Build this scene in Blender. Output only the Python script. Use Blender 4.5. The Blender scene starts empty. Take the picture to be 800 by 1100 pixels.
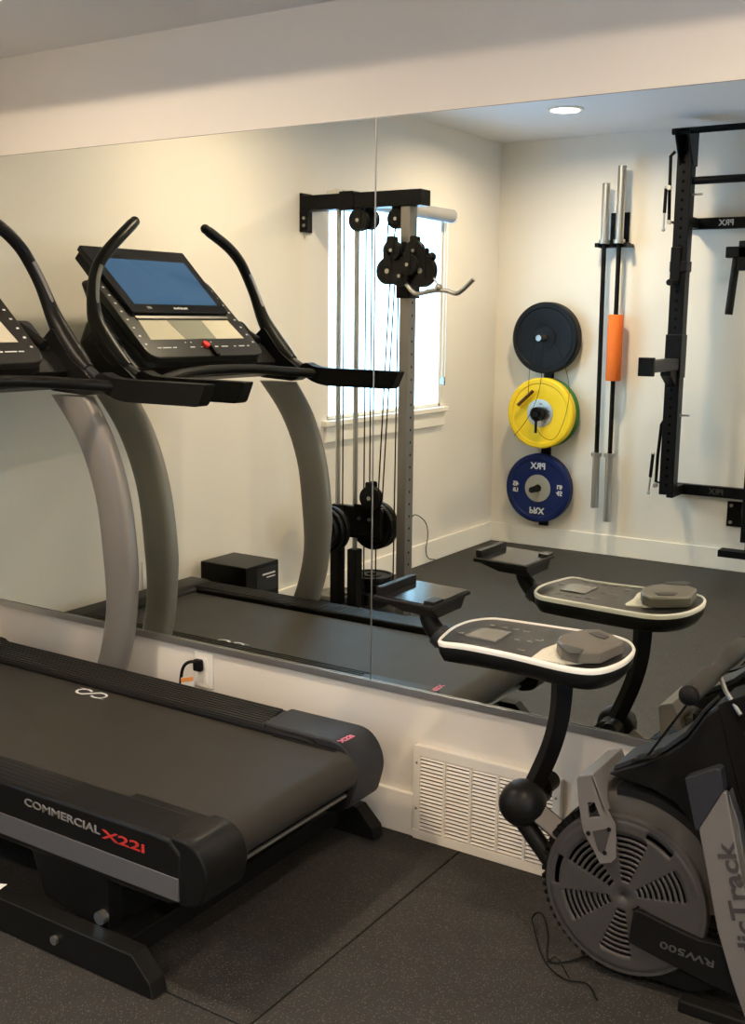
import bpy, bmesh, math, random
from mathutils import Vector, Matrix
random.seed(4)
COL = bpy.context.scene.collection
PI = math.pi

# ------------------------------------------------------------------ camera model (metres, mirror wall is the plane y = 0)
F, YAW, PITCH, ROLL, CD, CH = 1191.1, .570536, .174619, .0101524, 2.63122, 1.495088
_f = Vector((-math.sin(YAW), math.cos(YAW), 0)); _r = Vector((math.cos(YAW), math.sin(YAW), 0)); _u = Vector((0, 0, 1))
FW = _f * math.cos(PITCH) - _u * math.sin(PITCH)
_u2 = _u * math.cos(PITCH) + _f * math.sin(PITCH)
RT = _r * math.cos(ROLL) + _u2 * math.sin(ROLL)
UP = _u2 * math.cos(ROLL) - _r * math.sin(ROLL)
CAM = Vector((0, -CD, CH))
def at(px, py, axis, val):
    """the real point where the sight line through a photo pixel meets a plane of the room"""
    d = FW + RT * ((px - 400) / F) - UP * ((py - 550) / F)
    t = (val - CAM[axis]) / d[axis]
    return CAM + d * t
def vat(px, py, axis, val):
    """the same for something seen in the mirror: the plane is given for the mirrored room, the real point returned"""
    p = at(px, py, axis, val)
    return Vector((p.x, -p.y, p.z))

# ------------------------------------------------------------------ materials
def mat(name, col, rough=.5, metal=0., noise=.0, scale=40., bump=0., bscale=200., spec=.2, coat=0., emit=None, estr=0., rnoise=0.):
    m = bpy.data.materials.new(name); m.use_nodes = True
    nt = m.node_tree; b = nt.nodes['Principled BSDF']
    b.inputs['Base Color'].default_value = (*col, 1); b.inputs['Roughness'].default_value = rough
    b.inputs['Metallic'].default_value = metal; b.inputs['Specular IOR Level'].default_value = spec
    b.inputs['Coat Weight'].default_value = coat
    tc = nt.nodes.new('ShaderNodeTexCoord')
    n = nt.nodes.new('ShaderNodeTexNoise'); n.inputs['Scale'].default_value = scale; n.inputs['Detail'].default_value = 4
    nt.links.new(tc.outputs['Object'], n.inputs['Vector'])
    if noise:
        mx = nt.nodes.new('ShaderNodeMix'); mx.data_type = 'RGBA'
        mx.inputs[6].default_value = (*[c * (1 - noise) for c in col], 1); mx.inputs[7].default_value = (*[min(1, c * (1 + noise)) for c in col], 1)
        nt.links.new(n.outputs['Fac'], mx.inputs[0]); nt.links.new(mx.outputs[2], b.inputs['Base Color'])
    if rnoise:
        mr = nt.nodes.new('ShaderNodeMapRange'); mr.inputs[3].default_value = max(0, rough - rnoise); mr.inputs[4].default_value = rough + rnoise
        nt.links.new(n.outputs['Fac'], mr.inputs[0]); nt.links.new(mr.outputs[0], b.inputs['Roughness'])
    if bump:
        n2 = nt.nodes.new('ShaderNodeTexNoise'); n2.inputs['Scale'].default_value = bscale; n2.inputs['Detail'].default_value = 3
        nt.links.new(tc.outputs['Object'], n2.inputs['Vector'])
        bp = nt.nodes.new('ShaderNodeBump'); bp.inputs['Strength'].default_value = bump; bp.inputs['Distance'].default_value = .002
        nt.links.new(n2.outputs['Fac'], bp.inputs['Height']); nt.links.new(bp.outputs[0], b.inputs['Normal'])
    if emit:
        b.inputs['Emission Color'].default_value = (*emit, 1); b.inputs['Emission Strength'].default_value = estr
    return m

M = {}
M['wall'] = mat('wall_paint', (.76, .71, .63), .6, noise=.02, scale=3, bump=.12, bscale=350)
M['ceil'] = mat('ceiling_paint', (.74, .73, .71), .8, noise=.015, scale=2, bump=.1, bscale=200)
M['trim'] = mat('trim_paint', (.84, .79, .70), .35, noise=.01)
M['black'] = mat('satin_black_plastic', (.008, .0078, .0075), .36, spec=.13, noise=.15, scale=15, bump=.08, bscale=900)
M['blackm'] = mat('matt_black_rubber', (.0065, .0062, .006), .5, spec=.10, noise=.2, scale=12, bump=.15, bscale=700)
M['gloss'] = mat('glossy_black', (.012, .012, .014), .12, noise=.1)
M['slate'] = mat('slate_grey_plastic', (.024, .025, .029), .42, noise=.06, bump=.08, bscale=900)
M['belt'] = mat('running_belt', (.030, .027, .0225), .5, noise=.12, scale=8, bump=.25, bscale=1200, rnoise=.06)
M['ribs'] = mat('ribbed_foot_rail', (.018, .017, .016), .45, noise=.1)
M['silver'] = mat('silver_painted_metal', (.185, .17, .158), .36, .35, noise=.04, scale=6)
M['upright'] = mat('matt_grey_metal', (.21, .195, .175), .38, .3, noise=.04, scale=6)
M['stripe'] = mat('grey_stripe_paint', (.115, .113, .118), .4, .2)
M['band'] = mat('brown_grey_plastic', (.050, .045, .039), .45, noise=.05)
M['gripgrey'] = mat('grey_brown_foam_grip', (.030, .0275, .023), .6, noise=.1, bump=.2, bscale=500)
M['alum'] = mat('brushed_aluminium', (.46, .45, .43), .32, .85)
M['hubgrey'] = mat('grey_hub_plastic', (.33, .32, .27), .4, .2)
M['disc'] = mat('grey_metallic_plastic', (.062, .057, .054), .42, .3, noise=.05, scale=6)
M['chrome'] = mat('brushed_steel', (.50, .49, .465), .34, 1.)
M['steel'] = mat('dull_steel', (.26, .25, .235), .38, .85, noise=.04, scale=10)
M['rackblack'] = mat('black_powder_coat', (.005, .005, .0055), .38, spec=.12, noise=.1, bump=.1, bscale=1200)
M['iron'] = mat('black_cast_iron', (.006, .006, .006), .4, 0., spec=.15, noise=.15, bump=.2, bscale=300)
M['bumper'] = mat('black_bumper_rubber', (.006, .007, .009), .5, spec=.15, noise=.15, bump=.1, bscale=400)
M['yellow'] = mat('yellow_rubber', (.86, .58, .02), .42, noise=.05, scale=10)
M['green'] = mat('green_rubber', (.03, .16, .03), .5, noise=.05)
M['blue'] = mat('navy_blue_rubber', (.008, .017, .085), .45, spec=.15, noise=.08)
M['orange'] = mat('orange_foam', (.78, .17, .03), .8, noise=.06, bump=.3, bscale=300)
M['white'] = mat('white_plastic', (.80, .77, .70), .35, noise=.01)
M['ink'] = mat('white_print', (.62, .62, .62), .5, noise=.01)
M['greyink'] = mat('grey_print', (.22, .21, .2), .5, noise=.01)
M['redink'] = mat('red_print', (.50, .035, .03), .45, noise=.01)
M['pinkink'] = mat('pink_print', (.62, .16, .25), .45, noise=.01)
M['hole'] = mat('dark_hole', (.0015, .0015, .0015), .9, spec=0.)
M['darkink'] = mat('dark_print', (.045, .04, .04), .5, noise=.01)
M['dimink'] = mat('dim_silver_print', (.10, .10, .10), .35, .5, noise=.01)
M['red'] = mat('red_plastic', (.65, .03, .02), .35, noise=.01)
M['wood'] = mat('brown_handle_wood', (.09, .035, .012), .5, noise=.2, scale=60)
M['puck'] = mat('warm_grey_plastic', (.12, .11, .09), .42, noise=.05)
M['crinkle'] = mat('cream_sheet', (.66, .63, .52), .5, noise=.2, scale=120, bump=.6, bscale=90)
M['tray'] = mat('tray_wall_reflection', (.50, .46, .36), .18, noise=.08, scale=4)  # pale reflection of the walls painted into the base colour
M['traymid'] = mat('tray_mid_reflection', (.24, .24, .19), .18, noise=.08, scale=4)  # greyer middle part of the painted wall reflection
M['panel'] = mat('dark_button_panel', (.022, .021, .019), .3, noise=.1)
M['lcd'] = mat('grey_display', (.17, .165, .15), .15, noise=.05)
M['blind'] = mat('grey_blind_fabric', (.30, .295, .29), .6, noise=.03)
M['cardtag'] = mat('orange_tag', (.80, .32, .08), .6, noise=.05)
M['paper'] = mat('white_paper', (.8, .78, .72), .7, noise=.02)
M['screen'] = mat('emissive_blue_screen', (.01, .02, .04), .10, emit=(.10, .235, .46), estr=.52)  # blue tone of the display put in as emission
M['lamp'] = mat('lamp_lens', (.9, .9, .9), .4, emit=(1, .95, .86), estr=14)
M['mirror'] = mat('mirror_silvering', (.80, .83, .76), 0., 1.)
M['mirror'].node_tree.nodes['Principled BSDF'].inputs['Roughness'].default_value = 0
def glass_mat():
    m = bpy.data.materials.new('window_glass'); m.use_nodes = True; nt = m.node_tree; nt.nodes.remove(nt.nodes['Principled BSDF'])
    t = nt.nodes.new('ShaderNodeBsdfTransparent'); t.inputs[0].default_value = (.95, .98, .97, 1); g = nt.nodes.new('ShaderNodeBsdfGlossy'); g.inputs['Roughness'].default_value = .02
    mx = nt.nodes.new('ShaderNodeMixShader'); mx.inputs[0].default_value = .05
    nt.links.new(t.outputs[0], mx.inputs[1]); nt.links.new(g.outputs[0], mx.inputs[2]); nt.links.new(mx.outputs[0], nt.nodes['Material Output'].inputs[0])
    return m
M['glass'] = glass_mat()

# speckled rubber floor
def floor_mat():
    m = bpy.data.materials.new('speckled_rubber_flooring'); m.use_nodes = True; nt = m.node_tree; b = nt.nodes['Principled BSDF']
    tc = nt.nodes.new('ShaderNodeTexCoord')
    n = nt.nodes.new('ShaderNodeTexNoise'); n.inputs['Scale'].default_value = 14; n.inputs['Detail'].default_value = 8
    nt.links.new(tc.outputs['Object'], n.inputs['Vector'])
    r1 = nt.nodes.new('ShaderNodeMix'); r1.data_type = 'RGBA'
    r1.inputs[6].default_value = (.008, .0073, .0062, 1); r1.inputs[7].default_value = (.027, .024, .0205, 1)
    nt.links.new(n.outputs['Fac'], r1.inputs[0])
    v = nt.nodes.new('ShaderNodeTexVoronoi'); v.inputs['Scale'].default_value = 175; v.inputs['Randomness'].default_value = 1
    nt.links.new(tc.outputs['Object'], v.inputs['Vector'])
    lt = nt.nodes.new('ShaderNodeMath'); lt.operation = 'LESS_THAN'; lt.inputs[1].default_value = .27; nt.links.new(v.outputs['Distance'], lt.inputs[0])
    sep = nt.nodes.new('ShaderNodeSeparateColor'); nt.links.new(v.outputs['Color'], sep.inputs[0])
    gt = nt.nodes.new('ShaderNodeMath'); gt.operation = 'GREATER_THAN'; gt.inputs[1].default_value = .35; nt.links.new(sep.outputs[0], gt.inputs[0])
    mu = nt.nodes.new('ShaderNodeMath'); mu.operation = 'MULTIPLY'; nt.links.new(lt.outputs[0], mu.inputs[0]); nt.links.new(gt.outputs[0], mu.inputs[1])
    r2 = nt.nodes.new('ShaderNodeMix'); r2.data_type = 'RGBA'; r2.inputs[7].default_value = (.10, .092, .077, 1)
    nt.links.new(mu.outputs[0], r2.inputs[0]); nt.links.new(r1.outputs[2], r2.inputs[6]); nt.links.new(r2.outputs[2], b.inputs['Base Color'])
    b.inputs['Roughness'].default_value = .62
    n2 = nt.nodes.new('ShaderNodeTexNoise'); n2.inputs['Scale'].default_value = 260; nt.links.new(tc.outputs['Object'], n2.inputs['Vector'])
    bp = nt.nodes.new('ShaderNodeBump'); bp.inputs['Strength'].default_value = .5; bp.inputs['Distance'].default_value = .003
    nt.links.new(n2.outputs['Fac'], bp.inputs['Height']); nt.links.new(bp.outputs[0], b.inputs['Normal'])
    return m
M['floor'] = floor_mat()

# ------------------------------------------------------------------ mesh helpers
class MB:
    def __init__(s): s.bm = bmesh.new(); s.mi = 0
    def _mk(s, co, faces):
        vs = [s.bm.verts.new(c) for c in co]
        for f in faces:
            try: s.bm.faces.new([vs[i] for i in f]).material_index = s.mi
            except ValueError: pass
        return s
    def box(s, x0, x1, y0, y1, z0, z1, mtx=None):
        co = [Vector((x, y, z)) for x in (x0, x1) for y in (y0, y1) for z in (z0, z1)]
        if mtx: co = [mtx @ c for c in co]
        return s._mk(co, [(0, 1, 3, 2), (4, 6, 7, 5), (0, 4, 5, 1), (2, 3, 7, 6), (0, 2, 6, 4), (1, 5, 7, 3)])
    def prism(s, pts, vec):
        pts = [Vector(p) for p in pts]; n = len(pts); vec = Vector(vec)
        return s._mk(pts + [p + vec for p in pts], [tuple(range(n)), tuple(range(2 * n - 1, n - 1, -1))] + [(i, i + n, (i + 1) % n + n, (i + 1) % n) for i in range(n)])
    def xz(s, pts, y0, y1): return s.prism([(x, y0, z) for x, z in pts], (0, y1 - y0, 0))
    def loft(s, secs, closed=True, caps=True):
        n = len(secs[0]); co = [Vector(p) for c in secs for p in c]; fs = []
        for k in range(len(secs) - 1):
            for i in range(n if closed else n - 1):
                j = (i + 1) % n; fs.append((k * n + i, k * n + j, (k + 1) * n + j, (k + 1) * n + i))
        if caps and closed: fs += [tuple(range(n - 1, -1, -1)), tuple(range((len(secs) - 1) * n, len(secs) * n))]
        return s._mk(co, fs)
    def tube(s, pts, r, seg=12, smooth=0, flat=1.0, ref=None, closed=False):
        pts = [Vector(p) for p in pts]
        if not isinstance(r, (list, tuple)): r = [r] * len(pts)
        for _ in range(smooth):
            q, rr = [pts[0]], [r[0]]
            for i in range(len(pts) - 1):
                q += [pts[i] * .75 + pts[i + 1] * .25, pts[i] * .25 + pts[i + 1] * .75]; rr += [r[i] * .75 + r[i + 1] * .25, r[i] * .25 + r[i + 1] * .75]
            pts, r = q + [pts[-1]], rr + [r[-1]]
        secs = []; up = Vector(ref) if ref else None
        for i, p in enumerate(pts):
            d = (pts[min(i + 1, len(pts) - 1)] - pts[max(i - 1, 0)]).normalized()
            if up is None: up = Vector((0, 0, 1)) if abs(d.z) < .9 else Vector((0, 1, 0))
            a = (up - d * up.dot(d))
            if a.length < 1e-4: a = d.orthogonal()
            a.normalize(); b = d.cross(a)
            if not ref: up = a
            secs.append([p + (a * math.cos(t) * flat + b * math.sin(t)) * r[i] for t in [2 * PI * k / seg for k in range(seg)]])
        return s.loft(secs)
    def cyl(s, p0, p1, r, seg=24, r2=None): return s.tube([p0, p1], [r, r if r2 is None else r2], seg)
    def lathe(s, prof, c, axis, seg=48, up=None):
        """prof: (radius, height along axis)"""
        c = Vector(c); ax = Vector(axis).normalized(); a = ax.orthogonal().normalized(); b = ax.cross(a)
        secs = [[c + ax * h + (a * math.cos(t) + b * math.sin(t)) * max(r, 1e-5) for t in [2 * PI * k / seg for k in range(seg)]] for r, h in prof]
        loop = (Vector(prof[0]) - Vector(prof[-1])).length < 1e-6
        return s.loft(secs, caps=not loop)
    def sphere(s, c, r, seg=24, sc=(1, 1, 1)):
        g = bmesh.ops.create_uvsphere(s.bm, u_segments=seg, v_segments=seg // 2, radius=r, matrix=Matrix.Translation(c) @ Matrix.Diagonal((*sc, 1)))
        return s
    def split(s, name, m, parent=None, **kw):
        bmesh.ops.remove_doubles(s.bm, verts=s.bm.verts, dist=1e-6)
        seen = set(); out = []
        for v in list(s.bm.verts):
            if v in seen: continue
            st_, isl = [v], []
            seen.add(v)
            while st_:
                q = st_.pop(); isl.append(q)
                for e in q.link_edges:
                    w = e.other_vert(q)
                    if w not in seen: seen.add(w); st_.append(w)
            ids = {q: i for i, q in enumerate(isl)}; nb = MB()
            vs = [nb.bm.verts.new(q.co) for q in isl]
            for f in {f for q in isl for f in q.link_faces}:
                nb.bm.faces.new([vs[ids[q]] for q in f.verts]).material_index = f.material_index
            out.append(nb.build(name, m, parent, **kw))
        s.bm.free(); return out
    def build(s, name, m, parent=None, bevel=0, seg=2, smooth=35, **props):
        ms = m if isinstance(m, list) else [m]
        bmesh.ops.remove_doubles(s.bm, verts=s.bm.verts, dist=1e-6)
        bmesh.ops.recalc_face_normals(s.bm, faces=s.bm.faces)
        me = bpy.data.meshes.new(name); s.bm.to_mesh(me); s.bm.free()
        for x in ms: me.materials.append(M[x] if isinstance(x, str) else x)
        if smooth:
            me.shade_smooth()
            me.set_sharp_from_angle(angle=math.radians(smooth))
        o = bpy.data.objects.new(name, me); COL.objects.link(o)
        if bevel:
            b = o.modifiers.new('bevel', 'BEVEL'); b.width = bevel; b.segments = seg; b.limit_method = 'ANGLE'; b.angle_limit = math.radians(30); b.harden_normals = True
        if parent:
            o.parent = parent; o.matrix_parent_inverse = Matrix.Translation(-parent.location) if parent.parent is None else parent.matrix_parent_inverse @ Matrix()
            if parent.parent is not None: o.matrix_parent_inverse = Matrix()
        for k, v in props.items(): o[k] = v
        return o
def tag(o, label, cat, group=None):
    o['label'] = label; o['category'] = cat
    if group: o['group'] = group
    return o
def thing(name, label, cat, loc=(0, 0, 0), group=None):
    o = bpy.data.objects.new(name, None); COL.objects.link(o); o.location = loc; o.empty_display_size = .1
    return tag(o, label, cat, group)
def struct(o): o['kind'] = 'structure'; return o
def text(name, body, size, mtx, m, parent, depth=.0008, bold=0, width=None, shear=0, sx=1.):
    cu = bpy.data.curves.new(name, 'FONT'); cu.body = body; cu.size = size; cu.extrude = depth; cu.offset = bold; cu.shear = shear
    cu.align_x = 'CENTER'; cu.align_y = 'CENTER'; cu.resolution_u = 3
    tmp = bpy.data.objects.new(name, cu); COL.objects.link(tmp)
    me = bpy.data.meshes.new_from_object(tmp.evaluated_get(bpy.context.evaluated_depsgraph_get()))
    COL.objects.unlink(tmp); bpy.data.objects.remove(tmp)
    w = max((v.co.x for v in me.vertices), default=1) - min((v.co.x for v in me.vertices), default=0)
    k = (width / w) if width else 1
    me.transform(mtx @ Matrix.Diagonal((k * sx if not width else k, k if width and sx == 1. else (1 if not width else sx * k), 1, 1)))
    me.materials.clear(); me.materials.append(M[m])
    o = bpy.data.objects.new(name, me); COL.objects.link(o)
    if parent:
        o.parent = parent
        o.matrix_parent_inverse = Matrix.Translation(-parent.location) if parent.parent is None else Matrix()
    return o
def frame(o, x, y):
    """matrix whose text plane has the given x (reading) and y (up) directions"""
    x = Vector(x).normalized(); y = Vector(y); y = (y - x * y.dot(x)).normalized(); z = x.cross(y)
    return Matrix(((x.x, y.x, z.x, o[0]), (x.y, y.y, z.y, o[1]), (x.z, y.z, z.z, o[2]), (0, 0, 0, 1)))
def rnd(pts, r, n=5):
    """round the corners of a 2D polygon"""
    out = []; L = len(pts)
    rr = r if isinstance(r, (list, tuple)) else [r] * L
    for i in range(L):
        a, b, c = Vector(pts[i - 1]), Vector(pts[i]), Vector(pts[(i + 1) % L])
        ri = min(rr[i], (a - b).length * .49, (c - b).length * .49)
        if ri <= 0: out.append(tuple(b)); continue
        p, q = b + (a - b).normalized() * ri, b + (c - b).normalized() * ri
        for k in range(n + 1):
            t = k / n; out.append(tuple(p * (1 - t) ** 2 + b * 2 * t * (1 - t) + q * t * t))
    return out

# ------------------------------------------------------------------ room
L, XW, XE, ZC, ZS, DS = 4.076, -3.34, 2.4, 2.6, 2.337, .465
def wall(name, f, m='wall'):
    b = MB(); f(b); return struct(b.build(name, m, smooth=0))
wall('wall_back', lambda b: b.box(XW - .12, XE + .12, 0, .12, 0, ZC))
wall('wall_front', lambda b: b.box(XW - .12, XE + .12, -L - .12, -L, 0, ZC))
WY0, WY1, WZ0, WZ1 = -3.345, -2.135, .955, 2.12   # window opening in the left wall
def wl(b):
    b.box(XW - .12, XW, -L, WY0, 0, ZC).box(XW - .12, XW, WY1, 0, 0, ZC).box(XW - .12, XW, WY0, WY1, 0, WZ0).box(XW - .12, XW, WY0, WY1, WZ1, ZC)
wall('wall_left', wl)
RY0, RY1, RZ1 = -2.62, -1.80, 2.05  # opening for the added door
def wr(b):
    b.box(XE, XE + .12, -L, RY0, 0, ZC).box(XE, XE + .12, RY1, 0, 0, ZC).box(XE, XE + .12, RY0, RY1, RZ1, ZC)
wall('wall_right', wr)
wall('ceiling', lambda b: b.box(XW - .12, XE + .12, -L - .12, .12, ZC, ZC + .1).box(XW, XE, -DS, 0, ZS, ZC), 'ceil')
b = MB(); b.box(XW - .12, XE + .12, -L - .12, .12, -.06, -.012)
g = .002
xs = [(XW, -1.37, [0, -.972, -1.36]), (-1.37, XE, [0, -1.36]), (XW, XE, [-1.36, -L])]
for x0, x1, ys in xs:
    for a, c in zip(ys, ys[1:]): b.box(x0 + g, x1 - g, c + (g if c > -1.3 else 0), a - (g if a > -1.3 else 0), -.012, 0)
struct(b.build('floor', 'floor', bevel=.002, seg=1, smooth=0))
def base(name, segs):
    b = MB()
    for (x0, x1, y0, y1) in segs: b.box(x0, x1, y0, y1, 0, .13)
    return struct(b.build(name, 'trim', bevel=.004, smooth=0))
base('baseboard_back', [(XW, XE, -.016, 0)]); base('baseboard_left', [(XW, XW + .016, -L, 0)])
base('baseboard_front', [(XW, XE, -L, -L + .016)]); base('baseboard_right', [(XE - .016, XE, -L, RY0 - .08), (XE - .016, XE, RY1 + .08, 0)])
# left window
b = MB(); xo = XW - .055
for (y0, y1, z0, z1) in ((WY0, WY1, WZ0, WZ0 + .022), (WY0, WY1, WZ1 - .022, WZ1), (WY0, WY0 + .022, WZ0, WZ1), (WY1 - .022, WY1, WZ0, WZ1)): b.box(xo, xo + .05, y0, y1, z0, z1)
w1 = struct(b.build('window_1', 'trim', bevel=.003, smooth=0))
b = MB(); b.box(xo + .02, xo + .026, WY0 + .02, WY1 - .02, WZ0 + .02, WZ1 - .02); b.build('pane', 'glass', w1, smooth=0)
b = MB(); b.box(XW - .02, XW + .035, WY0 - .05, WY1 + .05, WZ0 - .03, WZ0); b.build('window_sill', 'trim', w1, bevel=.004, smooth=0)
b = MB(); b.box(XW, XW + .018, WY0 - .03, WY1 + .03, WZ0 - .115, WZ0 - .03); b.build('apron', 'trim', w1, bevel=.003, smooth=0)
# unseen glazed door added in the right wall for bluish daylight highlights
b = MB()
for (y0, y1, z0, z1) in ((RY0, RY1, 0, .12), (RY0, RY1, RZ1 - .09, RZ1), (RY0, RY0 + .08, 0, RZ1), (RY1 - .08, RY1, 0, RZ1), (RY0, RY1, 1.0, 1.03)): b.box(XE + .02, XE + .07, y0, y1, z0, z1)
d1 = struct(b.build('added_door_1', 'trim', bevel=.003, smooth=0))
b = MB(); b.box(XE + .04, XE + .046, RY0 + .07, RY1 - .07, .1, RZ1 - .08); b.build('pane', 'glass', d1, smooth=0)
b = MB(); b.box(XE - .018, XE, RY0 - .08, RY0, 0, RZ1 + .08).box(XE - .018, XE, RY1, RY1 + .08, 0, RZ1 + .08).box(XE - .018, XE, RY0, RY1, RZ1, RZ1 + .08); b.build('casing', 'trim', d1, bevel=.003, smooth=0)
# roller blind, rolled up
bl = thing('roller_blind', 'rolled-up pale grey roller blind across the top of the window', 'blind', (XW + .06, -2.76, 2.075))
b = MB(); b.cyl((XW + .055, WY0 + .01, 2.085), (XW + .055, WY1 - .01, 2.085), .038, 28); b.build('fabric_roll', 'blind', bl)
b = MB()
for y in (WY0 + .003, WY1 - .003): b.cyl((XW + .055, y - .006, 2.085), (XW + .055, y + .006, 2.085), .042, 28)
b.box(XW, XW + .05, WY0 - .004, WY0 + .01, 2.05, 2.12).box(XW, XW + .05, WY1 - .01, WY1 + .004, 2.05, 2.12)
b.split('end_bracket', 'white', bl)
b = MB(); b.tube([(XW + .04, WY0 + .06, 2.05), (XW + .04, WY0 + .06, 1.12), (XW + .05, WY0 + .065, 1.10), (XW + .06, WY0 + .06, 1.12), (XW + .06, WY0 + .06, 2.05)], .0014, 6); b.build('bead_chain', 'white', bl)
b = MB(); b.box(XW + .03, XW + .06, WY0 + .05, WY0 + .066, 1.09, 1.14); b.build('chain_holder', 'steel', bl, bevel=.003)

# ------------------------------------------------------------------ mirror
ZM0, ZM1, XS = .437, 2.021, -1.685
for k, (x0, x1, lab) in enumerate(((XW + .003, XS - .0012, 'tall wall mirror panel behind the treadmill, left of the vertical seam'), (XS + .0012, 1.6, 'large wall mirror panel behind the rowing machine, right of the vertical seam'))):
    b = MB(); b.box(x0, x1, -.006, -.0005, ZM0, ZM1)
    m = tag(b.build('wall_mirror', 'mirror', smooth=0), lab, 'mirror', None)
    b = MB(); b.box(x0, x1, -.0065, -.0005, ZM1, ZM1 + .0015); e = 0
    if k == 0: b.box(x1 - .0010, x1 + .0030, -.0072, -.0005, ZM0, ZM1)
    b.build('polished_edge', 'steel', m, smooth=0)
b = MB(); b.box(XW + .003, 1.6, -.013, 0, ZM0 - .014, ZM0 - .001).box(XW + .003, 1.6, -.013, -.009, ZM0 - .001, ZM0 + .009)
tag(b.build('mirror_channel', 'alum', bevel=.0015, smooth=0), 'long brushed metal channel holding the bottom edge of the mirror', 'trim')

# ------------------------------------------------------------------ ceiling lights
def downlight(x, y, z, lab, power, r=.075, spread=166, col=(1, .79, .57)):
    t = thing('ceiling_light', lab, 'light', (x, y, z), 'recessed ceiling lights')
    b = MB(); b.lathe([(r, 0), (r + .022, 0), (r + .022, -.006), (r + .006, -.010), (r, -.006), (r, 0)], (x, y, z - .0005), (0, 0, 1), 40); b.build('trim_ring', 'white', t)
    b = MB(); b.cyl((x, y, z - .001), (x, y, z - .006), r, 40); b.build('lens', 'lamp', t)
    la = bpy.data.lights.new('lamp', 'AREA'); la.shape = 'DISK'; la.size = r * 2; la.energy = power; la.color = col; la.spread = math.radians(spread)
    o = bpy.data.objects.new('lamp', la); COL.objects.link(o); o.parent = t; o.location = (0, 0, -.0075)
    return t
LCOL = (1, .86, .70)
downlight(-2.513, -3.17, ZC, 'round recessed ceiling light nearest the corner of window wall and rack wall', 29)
downlight(-.20, -3.17, ZC, 'round recessed ceiling light above the camera side of the squat rack', 29)
downlight(1.95, -3.17, ZC, 'round recessed ceiling light over the far right corner by the added glazed door', 29)
downlight(-2.513, -1.13, ZC, 'round recessed ceiling light beside the lowered ceiling, over the treadmill', 29)
downlight(-.20, -1.13, ZC, 'round recessed ceiling light beside the lowered ceiling, over the rowing machine', 29)
downlight(1.95, -1.13, ZC, 'round recessed ceiling light beside the lowered ceiling, right of the rowing machine', 29)
tv = thing('ceiling_vent', 'flat white ceiling register near the window wall', 'vent', (-2.93, -2.78, ZC))
b = MB(); b.box(-3.02, -2.84, -2.88, -2.62, ZC - .006, ZC); b.build('frame', 'ceil', tv, bevel=.002)
b = MB()
for k in range(8): b.box(-3.0, -2.86, -2.86 + k * .03, -2.845 + k * .03, ZC - .009, ZC - .005)
b.build('louvre', 'white', tv)

# ------------------------------------------------------------------ TREADMILL
YC = -.555
T = thing('treadmill', 'large black and grey incline treadmill with blue touchscreen standing along the mirror wall', 'treadmill', (-2.4, YC, 0))
xe = -1.54
# floor beams
for (y0, y1) in ((-1.015, -.965), (-.105, -.055)):
    b = MB(); b.xz([(-3.22, 0), (-1.602, 0), (-1.61, .035), (-1.665, .088), (-3.22, .088)], y0, y1); fb = b.build('floor_beam', 'black', T, bevel=.004)
    ys = y0 - .004 if y0 < -.5 else y1 + .004
    b = MB(); yy = y0
    b.cyl((-1.91, yy + .002, .045), (-1.91, yy - .008, .045), .011, 18); b.split('bolt', 'chrome', fb)
    b = MB(); b.box(-1.70, -1.615, y0 + .004, y1 - .004, -.0005, .004); b.build('rubber_foot', 'blackm', fb)
b = MB(); b.box(-1.80, -1.73, -.97, -.10, .02, .075).box(-3.15, -3.05, -.97, -.10, .02, .075); b.split('cross_member', 'blackm', T, bevel=.004)
# lift arms linking deck and base
for y0 in (-.955, -.185):
    b = MB(); b.xz([(-2.02, .09), (-1.80, .06), (-1.80, .24), (-2.08, .24)], y0 + .005, y0 + .05); la = b.build('lift_bracket', 'blackm', T, bevel=.006)
    b = MB(); b.cyl((-1.815, y0 + .006, .105), (-1.815, y0 - .012, .105), .016, 20); b.split('bolt', 'chrome', la)
b = MB(); b.xz([(-3.05, .08), (-2.3, .10), (-2.3, .19), (-3.0, .24)], -.72, -.39); b.build('lift_motor_cover', 'blackm', T, bevel=.01)
# deck: side covers
ya, yb, yc_, yd = -.955, -.845, -.29, -.14
prof = rnd([(-3.25, .21), (-1.60, .205), (-1.50, .24), (-1.51, .345), (-1.58, .362), (-3.25, .352)], [.02, .03, .03, .03, .04, .02])
b = MB(); b.xz([(-3.25, .20), (-1.60, .20), (-1.568, .215), (-1.568, .33), (-1.60, .356), (-1.66, .360), (-3.25, .350)], ya, yb + .008); c1 = b.build('side_cover', 'black', T, bevel=.010, seg=3)
b = MB(); b.xz([(-3.24, .222), (-1.573, .218), (-1.573, .272), (-3.24, .278)], ya - .003, ya + .004); b.build('side_stripe', 'stripe', c1, bevel=.001, label='dull grey stripe')
p0, p1 = at(25, 858, 1, ya - .002), at(155, 915, 1, ya - .002)
a0, a1 = at(26, 861, 1, ya - .002), at(107, 893, 1, ya - .002)
text('commercial_lettering', 'COMMERCIAL', .04, frame((a0 + a1) / 2, a1 - a0, (0, 0, 1)), 'greyink', c1, width=(a1 - a0).length, sx=.66, bold=.0005)
a0, a1 = at(110, 896, 1, ya - .002), at(156, 913, 1, ya - .002)
text('model_lettering', 'X22i', .04, frame((a0 + a1) / 2, a1 - a0, (0, 0, 1)), 'redink', c1, width=(a1 - a0).length, sx=.42, bold=.0006)
b = MB(); b.xz([(-3.25, .20), (-1.70, .20), (-1.66, .25), (-1.66, .325), (-1.70, .350), (-3.25, .350)], yc_ - .004, yd); c2 = b.build('side_cover', 'black', T, bevel=.010, seg=3)
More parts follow.
